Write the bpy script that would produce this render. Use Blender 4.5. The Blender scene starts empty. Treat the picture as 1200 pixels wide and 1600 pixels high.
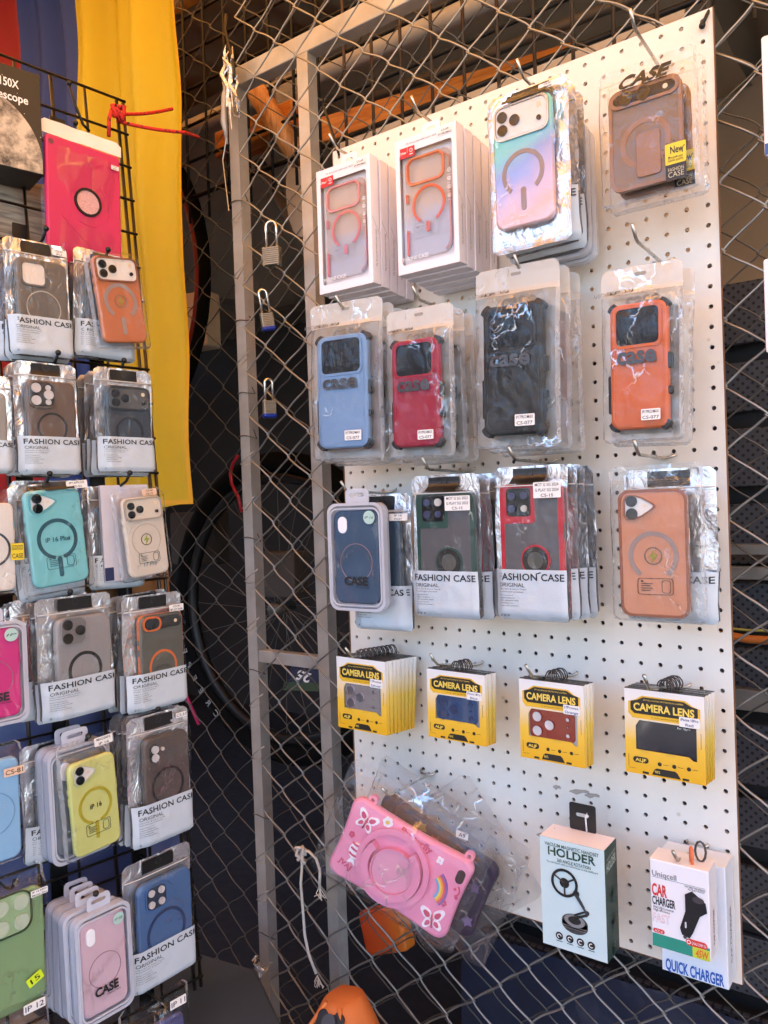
import bpy, math, random
from mathutils import Vector, Matrix, noise
random.seed(7)
R = math.radians
sc = bpy.context.scene
col = sc.collection

# ------------------------------------------------------------------ camera, sky, sun, exposure
FPX, W0, H0 = 1210.5, 1200, 1600
CAMR = Matrix(((0.80960963, 0.58591286, -0.0351905), (-0.02242596, -0.02903254, -0.99932687), (-0.58654013, 0.80985384, -0.01036537)))
CAMP = Vector((0.23188415, -1.03323196, 1.50175982))
cd = bpy.data.cameras.new('camera'); cam = bpy.data.objects.new('camera', cd); col.objects.link(cam)
cd.sensor_fit = 'VERTICAL'; cd.sensor_height = 36; cd.lens = FPX / H0 * 36; cd.clip_start = .02; cd.clip_end = 400
m3 = CAMR.transposed() @ Matrix(((1, 0, 0), (0, -1, 0), (0, 0, -1)))
mw = m3.to_4x4(); mw.translation = CAMP; cam.matrix_world = mw
sc.camera = cam

world = bpy.data.worlds.new('World'); sc.world = world; world.use_nodes = True
wn = world.node_tree.nodes; wl = world.node_tree.links
sky = wn.new('ShaderNodeTexSky'); sky.sky_type = 'NISHITA'; sky.sun_disc = False
SUN_EL, SUN_AZ = 52, 12          # behind the stall, a little to the right
sky.sun_elevation = R(SUN_EL); sky.sun_rotation = R(SUN_AZ); sky.dust_density = .6; sky.ozone_density = 2.5
wl.new(sky.outputs[0], wn['Background'].inputs[0]); wn['Background'].inputs[1].default_value = .15
sd = bpy.data.lights.new('sun', 'SUN'); so = bpy.data.objects.new('sun', sd); col.objects.link(so)
sd.energy = 2.8; sd.angle = R(.5); sd.color = (1, .94, .86)
sv = Vector((math.sin(R(SUN_AZ)) * math.cos(R(SUN_EL)), math.cos(R(SUN_AZ)) * math.cos(R(SUN_EL)), math.sin(R(SUN_EL))))
so.rotation_euler = sv.to_track_quat('Z', 'Y').to_euler(); so.location = (0, 3, 8)
vs = sc.view_settings; vs.view_transform = 'Standard'; vs.look = 'None'; vs.gamma = 1; vs.exposure = 2.65
cy = sc.cycles
cy.use_denoising = True
try: cy.denoiser = 'OPENIMAGEDENOISE'
except Exception: pass
cy.max_bounces = 9; cy.diffuse_bounces = 4; cy.glossy_bounces = 4; cy.transparent_max_bounces = 32; cy.transmission_bounces = 4
cy.adaptive_threshold = .035; cy.caustics_reflective = False; cy.caustics_refractive = False; cy.sample_clamp_indirect = 4

# ------------------------------------------------------------------ materials
MATS = {}
def lin(c):
    return tuple((x / 12.92 if x <= .04045 else ((x + .055) / 1.055) ** 2.4) for x in (v / 255 for v in c)) + (1,)
def mat(key, rgb, rough=.5, metal=0, var=.12, vs_=30, bump=0, bs=80, bd=.002, spec=.5, coat=0, trans=0):
    """procedural principled: noise-varied colour, noise-varied roughness, optional bump"""
    if key in MATS: return MATS[key]
    m = bpy.data.materials.new(key); m.use_nodes = True; nt = m.node_tree; n, l = nt.nodes, nt.links
    p = n['Principled BSDF']; tc = n.new('ShaderNodeTexCoord')
    no = n.new('ShaderNodeTexNoise'); no.inputs['Scale'].default_value = vs_; no.inputs['Detail'].default_value = 5
    l.new(tc.outputs['Object'], no.inputs['Vector'])
    mx = n.new('ShaderNodeMix'); mx.data_type = 'RGBA'; c = lin(rgb)
    mx.inputs[6].default_value = tuple(x * (1 - var) for x in c[:3]) + (1,); mx.inputs[7].default_value = tuple(min(1, x * (1 + var)) for x in c[:3]) + (1,)
    l.new(no.outputs['Fac'], mx.inputs[0]); l.new(mx.outputs[2], p.inputs['Base Color'])
    mr = n.new('ShaderNodeMapRange'); mr.inputs[3].default_value = max(.02, rough * .8); mr.inputs[4].default_value = min(1, rough * 1.2)
    l.new(no.outputs['Fac'], mr.inputs[0]); l.new(mr.outputs[0], p.inputs['Roughness'])
    p.inputs['Metallic'].default_value = metal; p.inputs['Specular IOR Level'].default_value = spec; p.inputs['Coat Weight'].default_value = coat
    if bump:
        nb = n.new('ShaderNodeTexNoise'); nb.inputs['Scale'].default_value = bs; nb.inputs['Detail'].default_value = 6
        l.new(tc.outputs['Object'], nb.inputs['Vector'])
        b = n.new('ShaderNodeBump'); b.inputs['Strength'].default_value = bump; b.inputs['Distance'].default_value = bd
        l.new(nb.outputs['Fac'], b.inputs['Height']); l.new(b.outputs[0], p.inputs['Normal'])
    if trans:
        t = n.new('ShaderNodeBsdfTranslucent'); t.inputs[0].default_value = c
        ms = n.new('ShaderNodeMixShader'); ms.inputs[0].default_value = trans
        l.new(p.outputs[0], ms.inputs[1]); l.new(t.outputs[0], ms.inputs[2]); l.new(ms.outputs[0], n['Material Output'].inputs[0])
    MATS[key] = m; return m
def crinkle(n, l, scale, strength, dist):
    """bump of soft folds and sharp creases, different on every object; also returns a mask of the creases"""
    tc = n.new('ShaderNodeTexCoord'); oi = n.new('ShaderNodeObjectInfo')
    rnd = n.new('ShaderNodeVectorMath'); rnd.operation = 'MULTIPLY_ADD'; rnd.inputs[1].default_value = (7, 13, 5); l.new(oi.outputs['Random'], rnd.inputs[0])
    mp = n.new('ShaderNodeMapping'); mp.inputs['Scale'].default_value = (1.15, .8, 1); mp.inputs['Rotation'].default_value = (0, 0, .5)
    l.new(tc.outputs['Object'], mp.inputs[0]); l.new(mp.outputs[0], rnd.inputs[2])
    a = n.new('ShaderNodeTexNoise'); a.inputs['Scale'].default_value = scale; a.inputs['Detail'].default_value = 3; a.inputs['Distortion'].default_value = 1.5; l.new(rnd.outputs[0], a.inputs['Vector'])
    big = n.new('ShaderNodeTexNoise'); big.inputs['Scale'].default_value = scale * .35; big.inputs['Detail'].default_value = 2; l.new(rnd.outputs[0], big.inputs['Vector'])
    v = n.new('ShaderNodeTexVoronoi'); v.feature = 'DISTANCE_TO_EDGE'; v.inputs['Scale'].default_value = scale * .7
    sca = n.new('ShaderNodeVectorMath'); sca.operation = 'MULTIPLY_ADD'; sca.inputs[1].default_value = (.03, .03, .03); l.new(a.outputs['Color'], sca.inputs[0]); l.new(rnd.outputs[0], sca.inputs[2]); l.new(sca.outputs[0], v.inputs['Vector'])
    mn = n.new('ShaderNodeMath'); mn.operation = 'MINIMUM'; mn.inputs[1].default_value = .25; l.new(v.outputs['Distance'], mn.inputs[0])
    mm = n.new('ShaderNodeMath'); mm.operation = 'MULTIPLY_ADD'; mm.inputs[1].default_value = 1.2; l.new(mn.outputs[0], mm.inputs[0]); l.new(a.outputs['Fac'], mm.inputs[2])
    b2 = n.new('ShaderNodeMath'); b2.operation = 'MULTIPLY_ADD'; b2.inputs[1].default_value = 2.0; l.new(big.outputs['Fac'], b2.inputs[0]); l.new(mm.outputs[0], b2.inputs[2])
    b = n.new('ShaderNodeBump'); b.inputs['Strength'].default_value = strength; b.inputs['Distance'].default_value = dist; l.new(b2.outputs[0], b.inputs['Height'])
    cr = n.new('ShaderNodeMapRange'); cr.inputs[1].default_value = .04; cr.inputs[2].default_value = 0; l.new(v.outputs['Distance'], cr.inputs[0])
    mk = n.new('ShaderNodeMapRange'); mk.inputs[1].default_value = .5; mk.inputs[2].default_value = .62; l.new(big.outputs['Fac'], mk.inputs[0])
    c2 = n.new('ShaderNodeMath'); c2.operation = 'MULTIPLY'; l.new(cr.outputs[0], c2.inputs[0]); l.new(mk.outputs[0], c2.inputs[1])
    b['crease'] = c2.name; return b
def film(key, milk=0., rgb=(240, 240, 240), scale=45, strength=.5, gloss=1., rough=.07, dist=.004):
    """thin clear plastic: transparent + fresnel gloss with creases, milk = share of white diffuse"""
    if key in MATS: return MATS[key]
    m = bpy.data.materials.new(key); m.use_nodes = True; nt = m.node_tree; n, l = nt.nodes, nt.links
    n.remove(n['Principled BSDF'])
    b = crinkle(n, l, scale, strength, dist)
    tr = n.new('ShaderNodeBsdfTransparent'); tr.inputs[0].default_value = (.97, .97, .97, 1)
    gl = n.new('ShaderNodeBsdfGlossy'); gl.inputs['Roughness'].default_value = rough; l.new(b.outputs[0], gl.inputs['Normal'])
    fr = n.new('ShaderNodeLayerWeight'); fr.inputs[0].default_value = .5; l.new(b.outputs[0], fr.inputs['Normal'])
    pw = n.new('ShaderNodeMath'); pw.operation = 'POWER'; pw.inputs[1].default_value = 4; l.new(fr.outputs['Facing'], pw.inputs[0])
    mu = n.new('ShaderNodeMath'); mu.operation = 'MULTIPLY_ADD'; mu.inputs[1].default_value = .85 * gloss; mu.inputs[2].default_value = .03 * gloss; l.new(pw.outputs[0], mu.inputs[0]); m0 = mu
    mu = n.new('ShaderNodeMath'); mu.operation = 'MULTIPLY_ADD'; mu.inputs[1].default_value = .6 * strength * gloss; mu.use_clamp = True; l.new(n[b['crease']].outputs[0], mu.inputs[0]); l.new(m0.outputs[0], mu.inputs[2])
    di = n.new('ShaderNodeBsdfDiffuse'); di.inputs[0].default_value = lin(rgb)
    tl = n.new('ShaderNodeBsdfTranslucent'); tl.inputs[0].default_value = lin(rgb)
    dt = n.new('ShaderNodeMixShader'); dt.inputs[0].default_value = .35; l.new(di.outputs[0], dt.inputs[1]); l.new(tl.outputs[0], dt.inputs[2])
    a = n.new('ShaderNodeMixShader'); a.inputs[0].default_value = milk; l.new(tr.outputs[0], a.inputs[1]); l.new(dt.outputs[0], a.inputs[2])
    o = n.new('ShaderNodeMixShader'); l.new(mu.outputs[0], o.inputs[0]); l.new(a.outputs[0], o.inputs[1]); l.new(gl.outputs[0], o.inputs[2])
    l.new(o.outputs[0], n['Material Output'].inputs[0]); MATS[key] = m; return m
def foil(key, rgb=(222, 222, 224), scale=44, strength=.36, rough=.26):
    if key in MATS: return MATS[key]
    m = bpy.data.materials.new(key); m.use_nodes = True; nt = m.node_tree; n, l = nt.nodes, nt.links
    p = n['Principled BSDF']; p.inputs['Base Color'].default_value = lin(rgb); p.inputs['Metallic'].default_value = .8; p.inputs['Roughness'].default_value = rough
    b = crinkle(n, l, scale, strength, .006); l.new(b.outputs[0], p.inputs['Normal']); MATS[key] = m; return m
def ramp_mat(key, stops, axis=1, lo=-.05, hi=.05, rough=.4, bump=0):
    """colour printed along an object axis (a printed gradient)"""
    if key in MATS: return MATS[key]
    m = bpy.data.materials.new(key); m.use_nodes = True; nt = m.node_tree; n, l = nt.nodes, nt.links
    p = n['Principled BSDF']; p.inputs['Roughness'].default_value = rough
    tc = n.new('ShaderNodeTexCoord'); sx = n.new('ShaderNodeSeparateXYZ'); l.new(tc.outputs['Object'], sx.inputs[0])
    mr = n.new('ShaderNodeMapRange'); mr.inputs[1].default_value = lo; mr.inputs[2].default_value = hi; l.new(sx.outputs[axis], mr.inputs[0])
    r = n.new('ShaderNodeValToRGB'); l.new(mr.outputs[0], r.inputs[0])
    e = r.color_ramp.elements
    while len(e) < len(stops): e.new(.5)
    for k, (pos, c) in enumerate(stops): e[k].position = pos; e[k].color = lin(c)
    l.new(r.outputs[0], p.inputs['Base Color']); MATS[key] = m; return m
def dots_mat(key, rgb, hole=(4, 4, 6), pitch=.011, rad=.24, rough=.5):
    """sheet metal with small punched holes"""
    if key in MATS: return MATS[key]
    m = bpy.data.materials.new(key); m.use_nodes = True; nt = m.node_tree; n, l = nt.nodes, nt.links
    p = n['Principled BSDF']; p.inputs['Roughness'].default_value = rough
    tc = n.new('ShaderNodeTexCoord'); mp = n.new('ShaderNodeMapping'); mp.inputs['Rotation'].default_value = (0, 0, R(45)); mp.inputs['Scale'].default_value = (1 / pitch,) * 3
    l.new(tc.outputs['Object'], mp.inputs[0])
    fr = n.new('ShaderNodeVectorMath'); fr.operation = 'FRACTION'; l.new(mp.outputs[0], fr.inputs[0])
    su = n.new('ShaderNodeVectorMath'); su.operation = 'SUBTRACT'; su.inputs[1].default_value = (.5, .5, .5); l.new(fr.outputs[0], su.inputs[0])
    ml = n.new('ShaderNodeVectorMath'); ml.operation = 'MULTIPLY'; ml.inputs[1].default_value = (1, 1, 0); l.new(su.outputs[0], ml.inputs[0])
    le = n.new('ShaderNodeVectorMath'); le.operation = 'LENGTH'; l.new(ml.outputs[0], le.inputs[0])
    lt = n.new('ShaderNodeMath'); lt.operation = 'LESS_THAN'; lt.inputs[1].default_value = rad; l.new(le.outputs['Value'], lt.inputs[0])
    mx = n.new('ShaderNodeMix'); mx.data_type = 'RGBA'; mx.inputs[6].default_value = lin(rgb); mx.inputs[7].default_value = lin(hole)
    l.new(lt.outputs[0], mx.inputs[0]); l.new(mx.outputs[2], p.inputs['Base Color']); MATS[key] = m; return m
def wood(key, a, b, scale=6, axis=(1, 12, 12), rough=.35):
    if key in MATS: return MATS[key]
    m = bpy.data.materials.new(key); m.use_nodes = True; nt = m.node_tree; n, l = nt.nodes, nt.links
    p = n['Principled BSDF']; p.inputs['Roughness'].default_value = rough
    tc = n.new('ShaderNodeTexCoord'); mp = n.new('ShaderNodeMapping'); mp.inputs['Scale'].default_value = axis; l.new(tc.outputs['Object'], mp.inputs[0])
    no = n.new('ShaderNodeTexNoise'); no.inputs['Scale'].default_value = scale; no.inputs['Detail'].default_value = 8; no.inputs['Distortion'].default_value = .8; l.new(mp.outputs[0], no.inputs['Vector'])
    r = n.new('ShaderNodeValToRGB'); r.color_ramp.elements[0].position = .35; r.color_ramp.elements[1].position = .68
    r.color_ramp.elements[0].color = lin(a); r.color_ramp.elements[1].color = lin(b); l.new(no.outputs['Fac'], r.inputs[0]); l.new(r.outputs[0], p.inputs['Base Color'])
    bu = n.new('ShaderNodeBump'); bu.inputs['Strength'].default_value = .15; bu.inputs['Distance'].default_value = .002; l.new(no.outputs['Fac'], bu.inputs['Height']); l.new(bu.outputs[0], p.inputs['Normal'])
    MATS[key] = m; return m
def plastic(rgb, rough=.32, key=None, **k):
    g = .3 * rgb[0] + .55 * rgb[1] + .15 * rgb[2]; rgb = tuple(int(c * .86 + g * .14) for c in rgb)
    return mat(key or 'plastic_%d_%d_%d_%d' % (*rgb, int(rough * 100)), rgb, rough, var=.06, vs_=18, bump=.05, bs=300, bd=.0005, **{'spec': .38, **k})
INK = mat('ink_black', (28, 28, 30), .5); INKW = mat('ink_white', (235, 235, 235), .5); INKG = mat('ink_grey', (95, 95, 100), .5)
LABEL = mat('label_paper', (232, 230, 226), .6, var=.04); FILM = film('clear_film'); FOIL = foil('silver_foil')
PANEL = mat('printed_pale_panel', (188, 198, 206), .28, var=.05, vs_=12, bump=.35, bs=40, bd=.004)
TAB = mat('black_hang_tab', (24, 23, 23), .35, bump=.2, bs=60)
STEEL = mat('zinc_steel', (190, 188, 180), .28, 1, var=.15, vs_=60); BLACKP = plastic((20, 20, 21), .3)
GALV = mat('galvanised_wire', (156, 153, 147), .32, .7, var=.3, vs_=40, bump=.2, bs=200, bd=.0005)
WBOX = mat('white_carton', (235, 230, 236), .45, var=.03); WHITEP = plastic((232, 232, 236), .3)

# ------------------------------------------------------------------ mesh builder
class MB:
    def __init__(s): s.v, s.f = [], []
    def add(s, vs, fs):
        o = len(s.v); s.v += [tuple(v) for v in vs]; s.f += [tuple(i + o for i in f) for f in fs]; return s
    def box(s, x0, x1, y0, y1, z0, z1):
        return s.add([(x0, y0, z0), (x1, y0, z0), (x1, y1, z0), (x0, y1, z0), (x0, y0, z1), (x1, y0, z1), (x1, y1, z1), (x0, y1, z1)],
                     [(3, 2, 1, 0), (4, 5, 6, 7), (0, 1, 5, 4), (1, 2, 6, 5), (2, 3, 7, 6), (3, 0, 4, 7)])
    def loft(s, rings, closed=True, cap0=True, cap1=True):
        n = len(rings[0]); vs = [p for r in rings for p in r]; fs = []
        for k in range(len(rings) - 1):
            for i in range(n if closed else n - 1):
                j = (i + 1) % n; fs.append((k * n + i, k * n + j, (k + 1) * n + j, (k + 1) * n + i))
        if cap0: fs.append(tuple(range(n - 1, -1, -1)))
        if cap1: fs.append(tuple(range((len(rings) - 1) * n, len(rings) * n)))
        return s.add(vs, fs)
    def prism(s, pts, z0, z1):
        return s.loft([[(x, y, z0) for x, y in pts], [(x, y, z1) for x, y in pts]])
    def slab(s, pts, z0, z1, bev=.0015):
        """bevelled prism of a closed outline round the origin of its own centroid"""
        cx = sum(p[0] for p in pts) / len(pts); cy_ = sum(p[1] for p in pts) / len(pts)
        hw = max(abs(p[0] - cx) for p in pts); hh = max(abs(p[1] - cy_) for p in pts)
        def ins(d): kx, ky = max(.05, 1 - d / hw), max(.05, 1 - d / hh); return [(cx + (x - cx) * kx, cy_ + (y - cy_) * ky) for x, y in pts]
        b = min(bev, (z1 - z0) / 2.01)
        prof = [(b, z0), (0, z0 + b), (0, z1 - b), (b * .3, z1 - b * .3), (b, z1)]
        return s.loft([[(x, y, z) for x, y in ins(d)] for d, z in prof])
    def disc(s, cx, cy_, r, z0, z1, n=20, ry=None):
        return s.prism([(cx + r * math.cos(2 * math.pi * i / n), cy_ + (ry or r) * math.sin(2 * math.pi * i / n)) for i in range(n)], z0, z1)
    def ring(s, cx, cy_, ri, ro, z0, z1, a0=0, a1=360, n=32):
        full = abs(a1 - a0) >= 359.9; m = n if full else n + 1; rs = []
        for i in range(m):
            a = R(a0 + (a1 - a0) * i / n); c, q = math.cos(a), math.sin(a)
            rs.append([(cx + ri * c, cy_ + ri * q, z0), (cx + ro * c, cy_ + ro * q, z0), (cx + ro * c, cy_ + ro * q, z1), (cx + ri * c, cy_ + ri * q, z1)])
        if full: rs.append(rs[0])
        return s.loft(rs, cap0=not full, cap1=not full)
    def frame(s, outer, inner, z0, z1):
        rs = []
        for (a, b), (c, d) in zip(outer, inner): rs.append([(c, d, z0), (a, b, z0), (a, b, z1), (c, d, z1)])
        rs.append(rs[0]); return s.loft(rs, cap0=False, cap1=False)
    def tube(s, path, r, n=6, closed=False):
        path = [Vector(p) for p in path]; rs = []; up = None; N = len(path)
        for i, p in enumerate(path):
            a = path[(i - 1) % N] if closed or i else p; b = path[(i + 1) % N] if closed or i < N - 1 else p
            t = (b - a).normalized() if (b - a).length > 1e-9 else Vector((0, 0, 1))
            if up is None: up = Vector((0, 0, 1)) if abs(t.z) < .9 else Vector((1, 0, 0))
            x = up.cross(t)
            if x.length < 1e-4: x = Vector((1, 0, 0)).cross(t)
            x.normalize(); y = t.cross(x); up = y
            rr = r[i] if isinstance(r, (list, tuple)) else r
            rs.append([p + x * rr * math.cos(2 * math.pi * k / n) + y * rr * math.sin(2 * math.pi * k / n) for k in range(n)])
        if closed: rs.append(rs[0])
        return s.loft(rs, cap0=not closed, cap1=not closed)
    def sphere(s, c, r, n=10, m=6):
        rs = []
        for j in range(m + 1):
            a = math.pi * j / m; q = max(1e-4, math.sin(a))
            rs.append([(c[0] + r * q * math.cos(2 * math.pi * i / n), c[1] + r * q * math.sin(2 * math.pi * i / n), c[2] - r * math.cos(a)) for i in range(n)])
        return s.loft(rs)
    def sheet(s, fn, x0, x1, y0, y1, nx, ny):
        vs = [fn(x0 + (x1 - x0) * i / nx, y0 + (y1 - y0) * j / ny) for j in range(ny + 1) for i in range(nx + 1)]
        return s.add(vs, [(j * (nx + 1) + i, j * (nx + 1) + i + 1, (j + 1) * (nx + 1) + i + 1, (j + 1) * (nx + 1) + i) for j in range(ny) for i in range(nx)])
    def mesh(s, name, smooth=False):
        me = bpy.data.meshes.new(name); me.from_pydata(s.v, [], s.f)
        if smooth: me.shade_smooth()
        else: me.shade_flat()
        return me
    def build(s, name, m, parent=None, loc=None, rot=None, smooth=False):
        o = bpy.data.objects.new(name, s.mesh(name, smooth)); col.objects.link(o); o.data.materials.append(m)
        if parent is not None: o.parent = parent
        if loc: o.location = loc
        if rot: o.rotation_euler = rot
        return o
def tag(o, label, cat, group=None):
    o['label'] = label; o['category'] = cat
    if group: o['group'] = group
    return o
def structure(o): o['kind'] = 'structure'; return o
def thing(name, label, cat, M=None, group=None):
    o = bpy.data.objects.new(name, None); col.objects.link(o); o.empty_display_size = .02
    if M is not None: o.matrix_world = M
    return tag(o, label, cat, group)
def rr(w, h, r, n=5, cx=0, cy_=0):
    r = min(r, w / 2 - 1e-5, h / 2 - 1e-5); pts = []
    for qx, qy, a0 in ((1, 1, 0), (-1, 1, 90), (-1, -1, 180), (1, -1, 270)):
        for i in range(n + 1):
            a = R(a0 + 90 * i / n); pts.append((cx + qx * (w / 2 - r) + r * math.cos(a), cy_ + qy * (h / 2 - r) + r * math.sin(a)))
    return pts
def stroke(m, pts, wid, z0, z1, closed=True):
    """flat band of constant width along a closed convex-ish outline"""
    cx = sum(p[0] for p in pts) / len(pts); cy_ = sum(p[1] for p in pts) / len(pts)
    hw = max(abs(p[0] - cx) for p in pts); hh = max(abs(p[1] - cy_) for p in pts)
    inner = [(cx + (x - cx) * (1 - wid / hw), cy_ + (y - cy_) * (1 - wid / hh)) for x, y in pts]
    m.frame(pts, inner, z0, z1)
_T = {}
def text2d(s, bold=0, shear=0, space=1):
    k = (s, bold, shear, space)
    if k in _T: return _T[k]
    cu = bpy.data.curves.new('t', 'FONT'); cu.body = s; cu.size = 1; cu.offset = bold; cu.shear = shear; cu.space_character = space; cu.resolution_u = 3; cu.fill_mode = 'FRONT'
    ob = bpy.data.objects.new('t', cu); me = bpy.data.meshes.new_from_object(ob)
    v = [(q.co.x, q.co.y) for q in me.vertices]; f = [tuple(p.vertices) for p in me.polygons]
    bpy.data.objects.remove(ob); bpy.data.curves.remove(cu); bpy.data.meshes.remove(me)
    _T[k] = (v, f); return v, f
def write(m, s, x, y, h, z=0, align='c', w=None, bold=0, shear=0, rot=0, zf=None, flip=False, space=1):
    """add lettering to an MB: cap height h, optional forced width, centred on y"""
    v, f = text2d(s, bold, shear, space)
    if not v: return m
    x0 = min(p[0] for p in v); x1 = max(p[0] for p in v); k = h / .69; kx = k if w is None else w / max(1e-6, x1 - x0)
    W = (x1 - x0) * kx; ox = {'c': -W / 2, 'l': 0, 'r': -W}[align]; c, q = math.cos(R(rot)), math.sin(R(rot)); out = []
    for a, b in v:
        px = (a - x0) * kx + ox; py = b * k - h / 2
        if flip: px = -px - (0 if align == 'c' else W)
        X, Y = x + px * c - py * q, y + px * q + py * c
        out.append((X, Y, zf(X, Y) if zf else z))
    return m.add(out, f)

# ------------------------------------------------------------------ frames: the pegboard's plane and the rack's plane
class Fr:
    def __init__(s, O, n, n_hang): s.O, s.n, s.h = Vector(O), Vector(n).normalized(), Vector(n_hang).normalized()
BOARD = Fr((0, 0, 2.09), (0, -1, 0), (0, -1, 0))
RN = Vector((.9917, -.1287, 0)); RH = Vector((.1287, .9917, 0)); RU = (Vector((0, 0, 1)) - .095 * RN).normalized()
RACK = Fr((-.8163, -.2252, 1.4231), RN + Vector((0, 0, .095)), RN)
RACKN = RACK.n
def ray(px, py): return CAMR.transposed() @ Vector(((px - 600) / FPX, (py - 800) / FPX, 1))
def hit(px, py, O, n):
    d = ray(px, py); return CAMP + d * ((O - CAMP).dot(n) / d.dot(n))
def on(fr, px, py, out=0.): return hit(px, py, fr.O + fr.n * out, fr.n)
def wall(px, py, Y): return hit(px, py, Vector((0, Y, 0)), Vector((0, 1, 0)))
def deep(px, py, t): return CAMP + ray(px, py) * t
def place(fr, q, out, yaw=0, roll=0, pitch=0):
    """a package's own frame (x right, y up, z to the viewer) and its size, from where its front sits on a plane"""
    xl, xr, yt, yb = q; xm, ym = (xl + xr) / 2, (yt + yb) / 2
    c = on(fr, xm, ym, out)
    up = Vector((0, 0, 1)); ez = Matrix.Rotation(R(yaw), 3, 'Z') @ fr.h; ex = up.cross(ez).normalized()
    W = (hit(xr, ym, c, ez) - hit(xl, ym, c, ez)).length; H = (hit(xm, yt, c, ez) - hit(xm, yb, c, ez)).length
    M = Matrix((ex, up, ez)).transposed().to_4x4() @ Matrix.Rotation(R(roll), 4, 'Z') @ Matrix.Rotation(R(pitch), 4, 'X')
    M.translation = c
    return M, W, H
def shift(M, x=0, y=0, z=0, roll=0, pitch=0, yaw=0):
    return M @ Matrix.Translation((x, y, z)) @ Matrix.Rotation(R(yaw), 4, 'Y') @ Matrix.Rotation(R(roll), 4, 'Z') @ Matrix.Rotation(R(pitch), 4, 'X')

# ------------------------------------------------------------------ the setting: street, stall shell, awning
def plate(name, x0, x1, y0, y1, z0, z1, m): return structure(MB().box(x0, x1, y0, y1, z0, z1).build(name, m))
M_GROUND = mat('dusty_paving', (132, 126, 118), .9, var=.2, vs_=1.5, bump=.3, bs=20, bd=.01)
plate('ground', -60, 60, -60, 60, -.2, 0, M_GROUND)
M_PLASTER = mat('pale_plaster', (176, 168, 158), .9, var=.1, vs_=1.2, bump=.2, bs=8, bd=.02)
fac = structure(MB().box(-22, 16, -9.4, -8.4, 0, 2.9).build('street_wall', M_PLASTER))
M_DARK = mat('dark_opening', (30, 30, 34), .3)
for k in range(9):
    MB().box(-19 + k * 4, -17.4 + k * 4, -8.4, -8.36, .05 if k % 3 == 1 else .9, 2.3).build('shutter', M_DARK if k % 2 else mat('street_shutter_blue', (70, 96, 120), .5), fac)
M_ROOF = mat('tan_canvas', (234, 160, 84), .8, var=.08, vs_=6, trans=.6)
structure(MB().sheet(lambda x, y: (x, y, 2.62 + .05 * math.sin(x * 2.2) * math.sin(y * 1.7) + .05 * (y + 2)), -5, 3.5, -1.75, .25, 30, 12).build('awning_roof', M_ROOF, smooth=True))
M_TIN = mat('tin_sheet', (150, 138, 120), .6, var=.2, vs_=5)
structure(MB().sheet(lambda x, y: (x, y, 2.74 + .012 * math.sin(x * 60) + .02 * y), -5, 3.5, .2, 3.2, 260, 2).build('stall_ceiling', M_TIN, smooth=True))
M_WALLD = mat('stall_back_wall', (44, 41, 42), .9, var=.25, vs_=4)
M_UNSEEN = mat('unseen_side_boards', (66, 60, 56), .8, var=.25, vs_=3)
plate('unseen_side_wall', -2.65, -2.55, -4.8, .2, 0, 2.6, M_UNSEEN)  # unseen wall, added to darken reflections and block light from the left
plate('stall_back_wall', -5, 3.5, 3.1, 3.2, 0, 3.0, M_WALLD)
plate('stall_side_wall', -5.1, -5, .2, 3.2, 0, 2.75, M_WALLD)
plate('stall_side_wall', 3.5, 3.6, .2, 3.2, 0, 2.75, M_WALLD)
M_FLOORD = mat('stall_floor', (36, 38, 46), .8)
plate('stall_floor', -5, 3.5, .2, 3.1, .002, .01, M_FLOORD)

# chain-link: each bent wire is a part of its fence
PX, PZ = .05, .042
def link_fence(name, label, x0, n, z0, z1, Y, amp, seed, rad, m, ends=0):
    t = thing(name, label, 'fence', Matrix.Translation((x0, Y, 0)))
    for i in range(n):
        path = []; z = z0 + (PZ if i % 2 else 0); side = 0; k = 0
        while z < z1:
            s_ = 1 if side == 0 else -1; mid = (i + .5) * PX
            for k in range(7):
                f = k / 7; u = .85 * (2 * f - 1) - .15 * math.cos(math.pi * f)
                path.append((mid + s_ * (PX / 2 + .0022) * u, .0034 * s_ * math.sin(math.pi * f) ** .6 if k else 0, z + PZ * f + .0012 * math.sin(math.pi * f)))
            z += PZ; side ^= 1
        q = []
        for px, py, pz in path:
            g = noise.noise_vector(Vector((px * 5 + seed, pz * 4, seed))) * amp + noise.noise_vector(Vector((px * 30, pz * 24, seed + 3))) * amp * .25
            q.append((px + g.x, py + g.y * .8, pz + g.z))
        MB().tube(q, rad, 5).build('wire', m, t, smooth=True)
    return t
GALV2 = mat('shaded_wire', (104, 100, 94), .5, .6, var=.3, vs_=40)  # darker wire tone carries the shade inside the stall
link_fence('chain_link_fence', 'shiny chain-link mesh stretched behind the white pegboard', -.842, 24, .42, 2.62, .022, .008, 3.1, .00175, GALV)
link_fence('chain_link_fence', 'duller chain-link mesh running behind the aluminium posts', -1.86, 50, .3, 2.66, .115, .012, 9.7, .0013, GALV2)

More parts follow.
